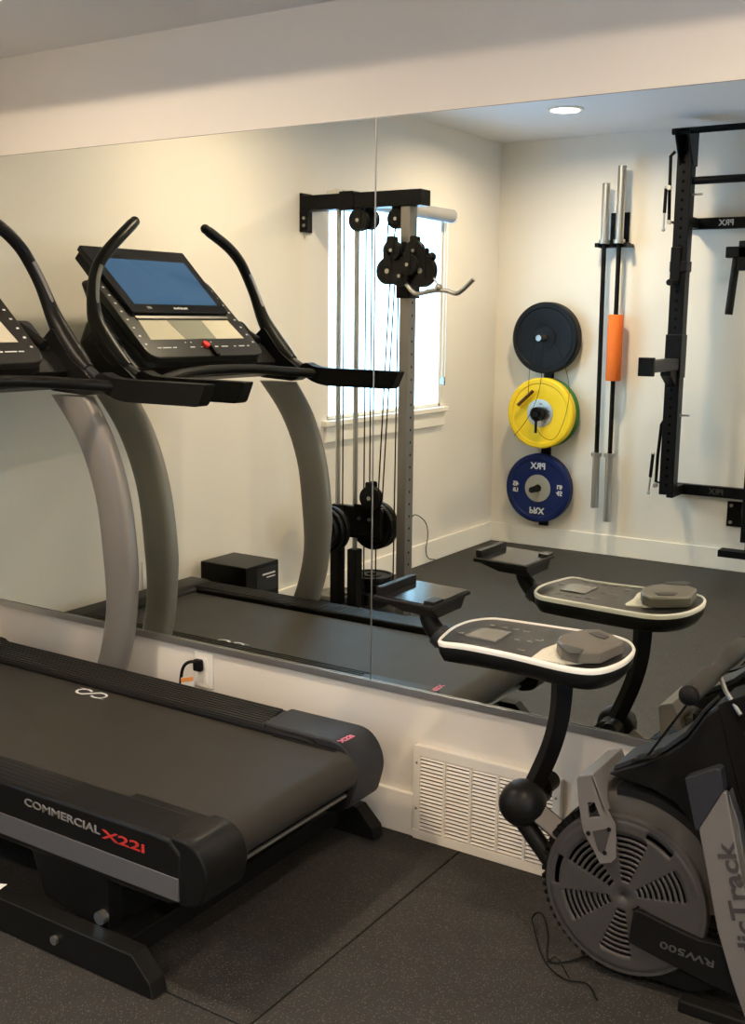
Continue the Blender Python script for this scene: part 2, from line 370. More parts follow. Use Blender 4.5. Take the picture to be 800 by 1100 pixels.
# ribbed foot rails
for (y0, y1, xr) in ((ya + .012, yb, -1.83), (yc_, yd - .012, -1.86)):
    b = MB(); n = 9 if y1 > -.5 else 6
    b.box(-3.20, xr, y0, y1, .346, .353)
    w = (y1 - y0) / n
    for k in range(n): b.box(-3.19, xr - .004 * k, y0 + w * (k + .2), y0 + w * (k + .72), .352, .358)
    b.build('foot_rail', 'ribs', T, bevel=.0015, seg=1)
b = MB(); b.box(-1.835, -1.585, ya + .010, -.812, .30, .3575); b.build('cover_deck', 'black', c1, bevel=.006)
# rear end caps
capn = rnd([(-1.60, .225), (-1.58, .20), (-1.515, .215), (-1.492, .30), (-1.53, .358), (-1.60, .362)], [.01, .02, .03, .04, .05, .01])
b = MB(); b.xz(capn, ya + .006, -.803); e1 = b.build('rear_cap', 'black', T, bevel=.012, seg=3)
capf = rnd([(-1.88, .26), (-1.80, .22), (-1.665, .150), (-1.575, .172), (-1.545, .28), (-1.595, .358), (-1.88, .357)], [.01, .04, .03, .02, .05, .05, .01])
b = MB(); b.xz(capf, -.278, yd + .006); e2 = b.build('rear_cap', 'slate', T, bevel=.012, seg=3, label='slate grey rear cap')
b = MB(); b.xz(rnd([(-1.84, .22), (-1.66, .15), (-1.575, .175), (-1.555, .27), (-1.60, .338), (-1.84, .340)], .03), -.300, -.276); b.build('cap_liner', 'blackm', e2, bevel=.004)
a0, a1 = at(361, 799, 2, .3645), at(383, 788, 2, .3645)
text('pink_lettering', 'X22i', .03, frame((a0 + a1) / 2, a1 - a0, (-.9, .6, 0)), 'pinkink', e2, width=.06, sx=.8, bold=.001)
# belt loop with roller
b = MB(); R_ = .052; zt = .335
loop = [(-3.13, zt)] + [(-1.595 + R_ * math.sin(t), zt - R_ + R_ * math.cos(t)) for t in [PI * k / 14 for k in range(15)]] + [(-3.13, zt - 2 * R_)]
inner = [(x, z) for x, z in loop]
b.xz(loop, -.822, -.286); belt = b.build('running_belt', 'belt', T, smooth=40)
# white oval logo near the mirror-side edge of the belt
lc = Vector((-2.50, -.335, zt + .0012))
b = MB()
def oval(cx, cy, rx, ry, t0, t1, w, z=lc.z):
    pts = [(cx + rx * math.cos(t), cy + ry * math.sin(t), z) for t in [t0 + (t1 - t0) * k / 14 for k in range(15)]]
    for p, q in zip(pts, pts[1:]):
        d = (Vector(q) - Vector(p)).normalized().cross(Vector((0, 0, 1))) * w
        b._mk([Vector(p) - d, Vector(p) + d, Vector(q) + d, Vector(q) - d], [(0, 1, 2, 3)])
oval(lc.x - .033, lc.y, .026, .020, .6, 5.9, .004); oval(lc.x + .033, lc.y, .026, .020, -2.5, 2.6, .004)
b.prism([(lc.x - .03, lc.y - .022, lc.z), (lc.x - .018, lc.y - .024, lc.z), (lc.x + .03, lc.y + .022, lc.z), (lc.x + .018, lc.y + .024, lc.z)], (0, 0, .0003))
b.prism([(lc.x - .075, lc.y + .02, lc.z), (lc.x - .045, lc.y + .016, lc.z), (lc.x - .045, lc.y + .020, lc.z)], (0, 0, .0003))
b.prism([(lc.x + .075, lc.y - .02, lc.z), (lc.x + .045, lc.y - .016, lc.z), (lc.x + .045, lc.y - .020, lc.z)], (0, 0, .0003))
b.build('oval_logo', 'ink', belt, smooth=0)
b = MB(); b.cyl((-1.575, -.81, .222), (-1.575, -.30, .222), .006, 12); b.build('rear_rod', 'steel', T)
b = MB(); b.box(-3.15, -1.66, -.83, -.28, .205, .232); b.build('deck_board', 'blackm', T, bevel=.003)
b = MB(); b.xz(rnd([(-3.26, .2), (-3.10, .2), (-3.10, .345), (-3.14, .362), (-3.24, .362), (-3.26, .34)], .015), -.955, -.14); b.build('front_cover', 'black', T, bevel=.006)
# curved uprights
lp = [(-2.895, 1.262), (-2.885, 1.23), (-2.772, 1.094), (-2.694, .915), (-2.665, .701), (-2.659, .543), (-2.686, .411), (-2.717, .324), (-2.77, .20), (-2.85, .08)]
rp = [(-2.715, 1.262), (-2.705, 1.23), (-2.622, 1.104), (-2.558, .928), (-2.529, .718), (-2.534, .594), (-2.551, .465), (-2.59, .338), (-2.64, .20), (-2.70, .08)]
def cr(pts, n=5):
    out = []
    for i in range(len(pts) - 1):
        a, b_, c, d = [Vector(pts[max(0, min(len(pts) - 1, j))]) for j in (i - 1, i, i + 1, i + 2)]
        for k in range(n):
            t = k / n; out.append(.5 * ((2 * b_) + (c - a) * t + (2 * a - 5 * b_ + 4 * c - d) * t * t + (3 * b_ - a - 3 * c + d) * t ** 3))
    return out + [Vector(pts[-1])]
LP, RP = cr(lp[1:]), cr(rp[1:])
for yq in (-.1, -1.01):
    b = MB(); secs = []
    for l, r in zip(LP, RP):
        c = (l + r) / 2; h = (r - l) / 2; sec = []
        for k in range(20):
            t = 2 * PI * k / 20; cx, sy = math.cos(t), math.sin(t)
            cx = math.copysign(abs(cx) ** .7, cx); sy = math.copysign(abs(sy) ** .8, sy)
            sec.append((c.x + h.x * cx, yq + .031 * sy, c.y + h.y * cx))
        secs.append(sec)
    b.loft(secs); b.build('upright', 'upright', T, smooth=50)
# pulse handles, hand rails
hp = [(-2.50, .456, 1.272), (-2.60, .458, 1.272), (-2.66, .459, 1.284), (-2.724, .461, 1.315), (-2.792, .464, 1.368), (-2.868, .461, 1.469), (-2.901, .437, 1.58), (-2.913, .402, 1.655), (-2.912, .358, 1.708), (-2.917, .29, 1.761), (-2.942, .19, 1.822)]
HX = [cr(hp, 4)][0]
for s in (1, -1):
    P = [(p.x, YC + s * p.y, p.z) for p in HX]; n = len(P)
    b = MB(); b.tube(P[:16], .0165, 16); b.build('bent_tube', 'steel' if 0 else 'slate', T)
    i0 = 12
    rr = [.0205 + .014 * math.exp(-((k - 4.5) / 4.5) ** 2) for k in range(n - i0)]
    rr[-1] = .017; rr[0] = .022; rr[1] = .026
    b = MB(); b.tube(P[i0:], rr, 18); hh = b.build('pulse_handle', 'black', T, smooth=60)
    b = MB(); b.sphere(P[-1], .0185, 18); b.build('grip_tip', 'blackm', hh)
    b = MB(); q = P[22:29]; b.tube([(p[0] + .0145, p[1], p[2] + .003) for p in q], .010, 8); b.build('pulse_sensor', 'steel', hh, label='metal pulse sensor strip')
    # horizontal padded rail with slanted end
    y = YC + s * .458
    b = MB()
    pts = rnd([(-2.66, 1.262), (-2.60, 1.232), (-2.54, 1.222), (-2.235, 1.222), (-2.205, 1.29), (-2.54, 1.292), (-2.60, 1.296), (-2.64, 1.312), (-2.668, 1.30)], [.01, .03, .02, .014, .008, .02, .02, .01, .01])
    b.xz(pts, y - .024, y + .024); b.build('hand_rail', 'blackm', T, bevel=.020, seg=5)
    # gusset under the handle
    b = MB(); b.xz(rnd([(-2.935, 1.38), (-2.87, 1.245), (-2.70, 1.235), (-2.64, 1.265), (-2.76, 1.345), (-2.85, 1.45)], .015), y - .032, y + .030); b.build('handle_bracket', 'black', T, bevel=.012, seg=3)
# front cross bar
b = MB(); b.tube([(-2.60, YC + .45, 1.268), (-2.655, YC + .36, 1.276), (-2.70, YC + .2, 1.292), (-2.71, YC, 1.297), (-2.70, YC - .2, 1.292), (-2.655, YC - .36, 1.276), (-2.60, YC - .45, 1.268)], .0185, 16, smooth=2); b.build('cross_bar', 'black', T)
# console
P0 = Vector((-2.749, YC, 1.344)); U = Vector((-.724, 0, .690)).normalized(); V = Vector((0, 1, 0)); N = V.cross(U); N = N if N.x > 0 else -N
def cs(v, u, n): return P0 + V * v + U * u + N * n
def cprism(bm_, pts, n0, n1): bm_.prism([cs(v, u, n0) for v, u in pts], N * (n1 - n0))
b = MB(); cprism(b, rnd([(-.322, 0), (.322, 0), (.315, .40), (.27, .44), (-.27, .44), (-.315, .40)], [.06, .06, .03, .05, .05, .03], 7), -.030, 0); con = b.build('console', 'panel', T, bevel=.006, seg=3)
b = MB()
b.loft([[cs(v, u, n) for v, u in rnd([(-w, u0), (w, u0), (w, u1), (-w, u1)], .06, 5)] for (w, u0, u1, n) in ((.320, .004, .43, -.030), (.330, -.006, .44, -.045), (.318, .0, .40, -.075), (.24, .05, .34, -.115))])
b.build('console_shell', 'black', con)
b = MB(); cprism(b, rnd([(-.262, .212), (.262, .212), (.276, .556), (-.276, .556)], .008), -.004, .018); scr = b.build('screen_bezel', 'gloss', con, bevel=.003)
b = MB(); b.prism([cs(-.262, .30, -.01), cs(.262, .30, -.01), cs(.27, .548, .0), cs(-.27, .548, .0)], N * -.04); b.build('screen_back', 'black', scr, bevel=.006)
b = MB(); cprism(b, [(-.226, .252), (.226, .252), (.229, .492), (-.229, .492)], .018, .0192); b.build('screen', 'screen', scr, smooth=0, label='blue screen')
text('console_lettering', 'NordicTrack', .02, frame(cs(0, .231, .0190), -V if (-V).cross(U).dot(N) > 0 else V, U), 'ink', scr, width=.075, bold=.0006)
text('console_lettering', 'iFIT', .02, frame(cs(.165, .232, .0190), -V if (-V).cross(U).dot(N) > 0 else V, U), 'ink', scr, width=.022)
b = MB(); cprism(b, [(-.258, .088), (.258, .088), (.245, .186), (-.245, .186)], 0, .0014); b.mi = 1; cprism(b, [(-.095, .088), (.075, .088), (.10, .186), (-.09, .186)], .0014, .0022); b.build('accessory_tray', ['tray', 'traymid'], con, smooth=0, label='glossy tray under the screen, pale wall reflections in its colour')
b = MB(); cprism(b, [(-.250, .192), (.250, .192), (.252, .204), (-.252, .204)], 0, .006); b.build('tray_ledge', 'steel', con)
b = MB()
for s in (1, -1):
    for k in range(9):
        u = .395 - k * .041; v = s * (.291 + .006 * (k / 9)); w = .005
        cprism(b, [(v - w, u - .003), (v + w, u - .003), (v + w, u + .003), (v - w, u + .003)], 0, .0012)
for v, w in ((.245, .010), (.205, .022), (.165, .009), (.07, .012), (.02, .006), (-.06, .012), (-.11, .018), (-.17, .006), (-.21, .016), (-.25, .006)):
    cprism(b, [(v - w, .046), (v + w, .046), (v + w, .050), (v - w, .050)], 0, .0012)
for v in (.09, .06, -.02, -.05): cprism(b, [(v - .003, .070), (v + .003, .070), (v + .003, .074), (v - .003, .074)], 0, .0012)
b.split('button_mark', 'ink', con, smooth=0)
b = MB(); b.cyl(cs(-.005, .055, 0), cs(-.005, .055, .012), .015, 20); k_ = b.build('safety_key', 'red', con, bevel=.003, label='round red safety key')
b = MB(); cprism(b, [(-.034, -.004), (-.014, -.004), (-.014, .046), (-.034, .046)], .002, .014); b.build('key_clip', 'blackm', k_, bevel=.003)
# block joining console and handles, cup holders
b = MB(); b.loft([[cs(v, u, n) for v, u in rnd([(-.43, u0), (.43, u0), (.43, u1), (-.43, u1)], .02, 3)] for (u0, u1, n) in ((.0, .10, -.046), (-.02, .12, -.09), (.0, .09, -.13))]); b.build('mounting_block', 'black', T)
for s in (1, -1):
    b = MB(); b.loft([[cs(YC * 0 + s * v, u, n) for v, u in rnd([(.335, u0), (.425, u0), (.425, u1), (.335, u1)], .02, 3)] for (u0, u1, n) in ((.09, .235, -.050), (.08, .24, -.06), (.10, .22, -.13))]); ch = b.build('cup_holder', 'slate', T)
    b = MB(); b.tube([cs(s * .385, .235, -.07), cs(s * .385, .10, -.028)], .017, 14); b.build('cushion_roll', 'blackm', ch)

# ------------------------------------------------------------------ ROWING MACHINE
YR = -.285
Rw = thing('rowing_machine', 'folded grey and black rowing machine with vented flywheel in front of the mirror', 'rowing machine', (-.7, YR, 0))
def rp_(pts, y0, y1, name, m, parent=None, bevel=.004, r=0, ypx=None, **kw):
    """outline given in photo pixels on the plane y0, with real thickness to y1"""
    q = [at(px, py, 1, y0 if ypx is None else ypx) for px, py in pts]; q = [(p.x, max(p.z, .004)) for p in q]
    if r: q = rnd(q, r)
    b = MB(); b.xz(q, y0, y1); return b.build(name, m, parent or Rw, bevel=bevel, **kw)
WC = Vector((-.768, 0, .2105)); FY = -.366; RD = .1855
hs = MB(); hs.lathe([(.05, .0), (.176, .0), (.198, .012), (.2065, .03), (.2065, .115), (.198, .135), (.17, .141), (.05, .141)], (WC.x, FY + .012, WC.z), (0, 1, 0), 72)
hous = hs.build('flywheel_housing', 'blackm', Rw)
b = MB()
for k in range(64):
    t = 2 * PI * k / 64; c = Vector((math.cos(t), 0, math.sin(t))); d = Vector((-math.sin(t), 0, math.cos(t)))
    for y0, y1 in ((FY + .016, FY + .05),):
        p = Vector((WC.x, y0, WC.z)); b.prism([p + c * .186 - d * .006, p + c * .2085 - d * .005, p + c * .2085 + d * .005, p + c * .186 + d * .006], (0, y1 - y0 + .045, 0))
b.build('housing_rib', 'blackm', hous, bevel=.001, seg=1)
# vented silver disc: polar sheet with real slots
def vent_disc(y, side):
    secs_c = [math.radians(25 + 60 * k) for k in range(6)]
    radii = [0.0, .026]; r0 = .034; slots = []
    for k in range(9):
        a = .036 + k * .0128; slots.append((a, a + .0064))
    radii = sorted(set([.001, .03] + [x for s in slots for x in s] + [.156, .168, RD]))
    na = 180; bm_ = bmesh.new(); grid = []
    for r in radii: grid.append([bm_.verts.new((WC.x + r * math.cos(2 * PI * k / na), y, WC.z + r * math.sin(2 * PI * k / na))) for k in range(na)])
    def inslot(rm, t, full=False):
        for c in secs_c:
            d = (t - c + PI) % (2 * PI) - PI
            hw = math.radians(15.5)
            if abs(d) < hw and any(a <= rm <= b_ for a, b_ in slots): return True
        if .156 < rm < .168 and any(abs((t - math.radians(c) + PI) % (2 * PI) - PI) < math.radians(13) for c in (62, 172)) and rm < .1625: return True
        return False
    for i in range(len(radii) - 1):
        rm = (radii[i] + radii[i + 1]) / 2
        for k in range(na):
            t = 2 * PI * (k + .5) / na
            if inslot(rm, t): continue
            j = (k + 1) % na; bm_.faces.new([grid[i][k], grid[i][j], grid[i + 1][j], grid[i + 1][k]])
    m_ = MB(); m_.bm.free(); m_.bm = bm_
    o = m_.build('flywheel_cover', 'disc', Rw, smooth=30)
    so = o.modifiers.new('thick', 'SOLIDIFY'); so.thickness = .007; so.offset = 0
    return o
dc = vent_disc(FY, -1)
b = MB(); b.lathe([(RD - .006, -.004), (RD + .002, -.004), (RD + .006, .004), (RD + .006, .016), (RD - .006, .016), (RD - .006, -.004)], (WC.x, FY, WC.z), (0, 1, 0), 90); b.build('cover_rim', 'disc', dc)
b = MB(); b.cyl((WC.x, FY + .012, WC.z), (WC.x, FY + .014, WC.z), .172, 60); b.build('inner_shadow_plate', 'blackm', dc)
# RESISTANCE along the rim
word = 'RESISTANCE'
for k, chh in enumerate(word):
    t = math.radians(46 - k * 3.3); c = Vector((math.cos(t), 0, math.sin(t)))
    p = Vector((WC.x, FY - .0042, WC.z)) + c * .1655
    text('resistance_letter', chh, .0125, frame(p, (math.sin(t), 0, -math.cos(t)), c), 'darkink', dc, depth=.0003, bold=.0004)
# far cover
b = MB(); b.cyl((WC.x, -.2172, WC.z), (WC.x, -.2088, WC.z), RD, 60); b.build('flywheel_cover', 'disc', Rw, bevel=.003)
# upper shroud band around the wheel
b = MB(); secs = []
for k in range(25):
    t = math.radians(104 - k * 4.2); c = Vector((math.cos(t), 0, math.sin(t)))
    p = Vector((WC.x, 0, WC.z)); secs.append([p + c * .190 + Vector((0, -.3588, 0)), p + c * .220 + Vector((0, -.3552, 0)), p + c * .236 + Vector((0, -.345, 0)), p + c * .236 + Vector((0, -.231, 0)), p + c * .190 + Vector((0, -.2172, 0))])
b.loft(secs); b.build('wheel_band', 'band', Rw)
b = MB(); secs = []
for k in range(25):
    t = math.radians(98 - k * 4.0); c = Vector((math.cos(t), 0, math.sin(t)))
    p = Vector((WC.x, 0, WC.z)); secs.append([p + c * .232 + Vector((0, -.3528, 0)), p + c * .249 + Vector((0, -.3492, 0)), p + c * .249 + Vector((0, -.228, 0)), p + c * .232 + Vector((0, -.222, 0))])
b.loft(secs); b.build('wheel_band', 'blackm', Rw)
# body shroud
body = [(652, 832), (664, 826), (690, 819), (715, 809), (738, 793), (757, 768), (772, 758), (800, 748), (850, 735), (880, 800), (860, 960), (800, 985), (756, 930), (746, 893), (725, 864), (700, 849), (672, 840)]
sh = rp_(body, -.351, -.225, 'body_shroud', 'slate' if 0 else 'black', bevel=.008, seg=3)
rp_([(658, 828), (690, 817), (715, 807), (738, 791), (757, 766), (755, 762), (736, 786), (713, 802), (688, 812), (660, 822)], -.348, -.228, 'shroud_lip', 'slate', sh, bevel=.002)
rp_([(770, 757), (830, 737), (850, 900), (806, 905), (789, 835)], -.3552, -.222, 'shroud_panel', 'blackm', sh, bevel=.004)
# bracket strapped over the wheel
fl = [(620, 836), (637, 834), (648, 862), (661, 886), (662, 921), (657, 926), (645, 927), (638, 912), (627, 892), (622, 862)]
def hole_leg(y0, y1, name):
    q = [at(px, py, 1, -.378) for px, py in fl]
    outer = rnd([(p.x, p.z) for p in q], .004, 3)
    hq = [at(px, py, 1, -.378) for px, py in ((631, 861), (639, 861), (645.5, 877), (633, 878))]
    # leg as strips around the slot: left, right, above, below
    b = MB()
    X = lambda p: (p.x, p.z)
    A = [X(p) for p in q]; H = [X(p) for p in hq]
    b.xz([A[0], A[1], H[1], H[0]], y0, y1); b.xz([A[1], A[2], H[2], H[1]], y0, y1); b.xz([A[0], H[0], H[3], A[9]], y0, y1)
    b.xz([A[9], H[3], H[2], A[2], A[3], A[4], A[5], A[6], A[7], A[8]], y0, y1)
    return b.build(name, 'silver', br, smooth=0)
br = thing_ = None
# top strap (root mesh of the bracket)
S = [at(620, 836, 1, -.378), at(637, 834, 1, -.378)]
dz = .0
b = MB()
for yy0, yy1, m in ((-.3822, -.195, 0),):
    a, c = S
    prof = [(a.x, a.z), (a.x + .003, a.z + .007), (c.x, c.z + .006), (c.x + .036, c.z - .075), (c.x + .030, c.z - .079), (c.x - .003, c.z - .004), (a.x + .004, a.z - .002)]
    secs = []
    for t in [k / 10 for k in range(11)]:
        y = yy0 + (yy1 - yy0) * t; hgt = 0; sh_x = 0
        secs.append([(x + sh_x, y, z + hgt) for x, z in prof])
    b.loft(secs)
br = b.build('wheel_bracket', 'silver', Rw, bevel=.002)
hole_leg(-.3822, -.3762, 'bracket_leg'); hole_leg(-.2022, -.1962, 'bracket_leg')
rp_([(636, 893), (651, 890), (655, 893), (650, 913), (646, 917), (642, 913)], -.3831, -.3819, 'recess', 'disc', br, bevel=.0006, ypx=-.3822)
b = MB()
for px, py in ((632, 895), (654, 891), (649.5, 916)):
    p = at(px, py, 1, -.3822); b.cyl((p.x, -.3846, p.z), (p.x, -.381, p.z), .0052, 14)
b.split('screw', 'blackm', br)
# knob row on the left part of the rim
b = MB()
for a_ in (108, 114, 120, 126):
    t = math.radians(a_); b.cyl((WC.x + .191 * math.cos(t), FY + .004, WC.z + .191 * math.sin(t)), (WC.x + .191 * math.cos(t), FY + .02, WC.z + .191 * math.sin(t)), .004, 10)
b.split('rim_dimple', 'disc', hous)
# silver A-leg with lettering
leg = [(750, 891), (775, 851), (780, 851), (786, 885), (797, 950), (812, 1010), (840, 1100), (838, 1160), (822, 1160), (800, 1096), (786, 1056), (770, 1000), (759, 940)]
lg = rp_(leg, -.3912, -.375, 'front_leg', 'silver', bevel=.004, r=0)
lg.data.materials[0] = M['silver']
rp_([(735, 836), (769, 825), (774, 828), (777, 850), (749, 893), (746, 892)], -.3924, -.36, 'leg_cap', 'slate', lg, bevel=.004)
rp_([(782, 851), (793, 885), (800, 930), (812, 985), (830, 1060), (812, 1010), (797, 950), (786, 885)], -.3852, -.354, 'leg_side', 'steel', lg, bevel=.001, ypx=-.387)
a0, a1 = at(818, 1090, 1, -.3921), at(777, 906, 1, -.3921)
text('leg_lettering', 'NordicTrack', .05, frame((a0 + a1) / 2 + Vector((.004, 0, 0)), a1 - a0, (-1, 0, .2)), 'darkink', lg, width=(a1 - a0).length, sx=.78, bold=.0010, depth=.001)
# far leg (other side of the machine)
b = MB(); q = [at(px, py, 1, -.3912) for px, py in leg]; b.xz([(p.x, max(p.z, .004)) for p in q], -.201, -.1848); b.build('front_leg', 'silver', Rw, bevel=.004)
# lower beam with RW500
beam = [(680, 978), (686, 979), (720, 996), (750, 1010), (790, 1019), (830, 1024), (860, 1100), (800, 1075), (760, 1058), (727, 1040), (700, 1026), (674, 1012)]
bm1 = rp_(beam, -.3828, -.354, 'lower_beam', 'blackm', bevel=.004)
a0, a1 = at(767, 1036, 1, -.3837), at(709, 1014, 1, -.3837)
text('model_lettering', 'RW500', .03, frame((a0 + a1) / 2, a1 - a0, (0, 0, -1)), 'dimink', bm1, width=(a1 - a0).length, sx=.58, bold=.0003)
b = MB(); q = [at(px, py, 1, -.3828) for px, py in beam]; b.xz([(p.x, max(p.z, .004)) for p in q], -.222, -.1932); b.build('lower_beam', 'black', Rw, bevel=.004)
# floor base
b = MB(); b.box(-.62, .05, -.41, -.37, .0, .03).box(-.80, .05, -.21, -.17, .0, .03).box(-.30, -.22, -.46, -.12, .0, .035); b.split('stabiliser', 'blackm', Rw, bevel=.006)
b = MB(); b.xz([(-.85, .02), (-.6, .02), (-.35, .16), (-.35, .26), (-.5, .2)], -.36, -.22); b.build('belly_pan', 'blackm', Rw, bevel=.01)
# folded seat rail and seat (outside the photo, to the right of the wheel)
b = MB(); b.prism([(-.40, YR - .035, .10), (-.32, YR - .035, .10), (-.14, YR - .035, 1.50), (-.22, YR - .035, 1.50)], (0, .07, 0)); rl = b.build('seat_rail', 'disc', Rw, bevel=.004)
b = MB(); b.loft([[(x + dx, YR + y, z + dz_) for x, y, z in ((-.20, -.13, .92), (-.20, .13, .92), (-.165, .15, 1.18), (-.165, -.15, 1.18))] for dx, dz_ in ((0, 0), (-.05, .006))]); b.build('seat', 'blackm', Rw, bevel=.015, seg=3)
# foot pedals: grey plates seen on the right edge
for s in (-1, 1):
    b = MB(); y = YR + s * .115; b.xz([(-.515, .68), (-.43, .74), (-.36, .72), (-.30, .60), (-.34, .57), (-.50, .655)], y - .05, y + .05); pd = b.build('foot_pedal', 'black', Rw, bevel=.008)
    b = MB(); b.box(-.47, -.44, y - .058, y + .058, .64, .76); b.build('pedal_strap', 'blackm', pd, bevel=.004)
# pull handle resting across the body
h0 = at(740, 747, 1, -.50); h1 = Vector((h0.x, -.08, h0.z))
b = MB(); b.tube([h0, h0 + Vector((0, .012, 0)), h0 + Vector((0, .13, .003)), (h0.x, -.32, h0.z), (h0.x, -.26, h0.z), (h0.x, -.21, h0.z + .003), (h0.x, -.092, h0.z), h1], [.016, .021, .022, .017, .017, .022, .022, .016], 20); hd = b.build('pull_handle', 'gripgrey', Rw)
b = MB(); b.sphere(h0, .0215, 18, (1, .8, 1)).sphere(h1, .0215, 18, (1, .8, 1)); b.split('end_cap', 'blackm', hd)
b = MB(); b.tube([(h0.x + .07, -.36, h0.z - .07), (h0.x + .03, -.34, h0.z - .03), (h0.x, -.30, h0.z)], .005, 8); b.build('handle_hook', 'steel', hd)
st = at(693, 815, 1, -.38)
b = MB(); b.tube([h0 + Vector((.0, .02, -.012)), st], .0028, 8); b.build('pull_cord', 'blackm', Rw)
b = MB(); b.xz([(st.x - .03, st.z - .012), (st.x + .03, st.z + .014), (st.x + .02, st.z + .018), (st.x - .02, st.z - .001)], -.40, -.36); b.build('cord_guide', 'blackm', Rw, bevel=.003)
# pivot ball, lower arms, stem
bp_ = at(559, 863, 1, -.33); bp_ = Vector((bp_.x, 0, bp_.z))
BR = .062
b = MB(); b.lathe([(.001, -.062), (.018, -.060), (.036, -.050), (.049, -.034), (.055, -.012), (.055, .012), (.048, .030), (.036, .036), (.034, .085), (.036, .09), (.030, .10), (.001, .105)], (bp_.x + .002, -.32, bp_.z), (0, 1, 0), 40); pv = b.build('pivot_knuckle', 'black', Rw, smooth=50)
a0 = at(592, 742, 1, YR); a0b = at(606, 800, 1, YR)
stem = [at(604, 730, 1, YR), at(603, 750, 1, YR), at(600, 775, 1, YR), at(592, 803, 1, YR), at(581, 828, 1, YR), at(570, 850, 1, YR)]
b = MB(); b.tube(stem, [.029, .028, .027, .026, .026, .026], 4, smooth=2, ref=(0, 1, 0), flat=1.0)
b.build('console_stem', 'blackm', Rw, bevel=.003)
b = MB(); q0 = at(566, 872, 1, -.29); q1 = at(618, 905, 1, -.29)
b.tube([at(572, 868, 1, -.31), at(612, 902, 1, -.31)], .030, 4, ref=(0, 1, 0), flat=1.4); b.build('wheel_arm', 'disc', Rw, bevel=.004)
b = MB(); b.tube([at(562, 882, 1, -.33), at(592, 925, 1, -.33)], .022, 12); b.build('wheel_arm', 'black', Rw)
b = MB(); b.cyl(at(583, 845, 1, -.25), at(583, 845, 1, -.25) + Vector((0, .05, 0)), .024, 20); b.build('pivot_knob', 'blackm', Rw)
# rower console: local plane
C0 = Vector((-1.2, -.267, .738)); cu_ = Vector((1, 0, 0)); cv_ = Vector((0, 1, 0)); cn_ = cu_.cross(cv_)
cn_ = cn_ if cn_.z > 0 else -cn_
def onplane(px, py, lift=0):
    d = FW + RT * ((px - 400) / F) - UP * ((py - 550) / F)
    t = (C0 + cn_ * lift - CAM).dot(cn_) / d.dot(cn_); return CAM + d * t
rim = [(472, 689), (476, 681), (488, 672), (505, 666), (525, 663.5), (545, 665), (600, 673), (640, 679), (662, 683), (677, 689), (682, 697), (677, 705), (667, 712), (650, 718), (630, 719.5), (600, 715), (550, 703), (500, 693)]
def closed(pts, n=4):
    out = []; L_ = len(pts)
    for i in range(L_):
        a, b_, c, d = [Vector(pts[(i + j) % L_]) for j in (-1, 0, 1, 2)]
        for k in range(n):
            t = k / n; out.append(tuple(.5 * ((2 * b_) + (c - a) * t + (2 * a - 5 * b_ + 4 * c - d) * t * t + (3 * b_ - a - 3 * c + d) * t ** 3)))
    return out
rim3 = [onplane(*p) for p in closed(rim)]
cc = sum(rim3, Vector()) / len(rim3)
def inset(pts, k, dn): return [cc + (p - cc) * k + cn_ * dn for p in pts]
def ring(pts, w, dn):  # inset by distance
    out = []
    n = len(pts)
    for i, p in enumerate(pts):
        t = (pts[(i + 1) % n] - pts[i - 1]).normalized(); nn = cn_.cross(t)
        if (cc - p).dot(nn) < 0: nn = -nn
        out.append(p + nn * w + cn_ * dn)
    return out
b = MB(); b.loft([ring(rim3, .004, -.004), ring(rim3, .0, -.012), ring(rim3, .003, -.032), ring(rim3, .014, -.050), inset(rim3, .55, -.066)]); rc = b.build('console', 'black', Rw, smooth=50)
b = MB(); secs = [ring(rim3, .0, -.012), ring(rim3, -.0015, -.004), ring(rim3, .0015, .001), ring(rim3, .0055, .001), ring(rim3, .007, -.005)]
n = len(rim3)
for a_, c_ in zip(secs, secs[1:]):
    b.loft([a_, c_], caps=False)
b.build('console_rim', 'white', rc, smooth=60, label='cream white rim')
b = MB(); b.prism(ring(rim3, .006, -.008), cn_ * .005); b.build('console_face', 'panel', rc, smooth=0)
def cpoly(pts, name, m, h0=-.003, h1=.0005, par=None, bevel=0):
    q = [onplane(px, py) for px, py in pts]; b = MB(); b.prism([p + cn_ * h0 for p in q], cn_ * (h1 - h0)); return b.build(name, m, par or rc, bevel=bevel, smooth=0)
cpoly([(500, 682), (519, 674), (549, 679), (532, 689)], 'display', 'lcd')
cpoly([(570, 707), (583, 697), (600, 691), (612, 684), (618, 683), (640, 690), (625, 712), (607, 713)], 'clear_sheet', 'crinkle', par=rc)
b = MB()
for (px, py) in ((495, 679), (498, 690), (510, 692), (522, 694), (534, 697), (546, 700), (530, 671), (542, 673), (554, 675), (566, 677), (579, 687), (560, 697), (556, 686), (570, 688)):
    p = onplane(px, py); b.prism([p + cu_ * -.006 + cv_ * -.003, p + cu_ * .006 + cv_ * -.003, p + cu_ * .006 + cv_ * .003, p + cu_ * -.006 + cv_ * .003], cn_ * .0008) if 0 else b.prism([p - cu_ * .007 - cv_ * .004 + cn_ * -.003, p + cu_ * .007 - cv_ * .004 + cn_ * -.003, p + cu_ * .007 + cv_ * .004 + cn_ * -.003, p - cu_ * .007 + cv_ * .004 + cn_ * -.003], cn_ * .0015)
b.split('button', 'lcd', rc, smooth=0)
# grey puck cover on the console
pk = [(598, 689), (601, 684), (612, 680), (628, 677), (644, 677), (659, 683), (669, 689), (670, 691), (645, 702), (621, 702), (603, 697)]
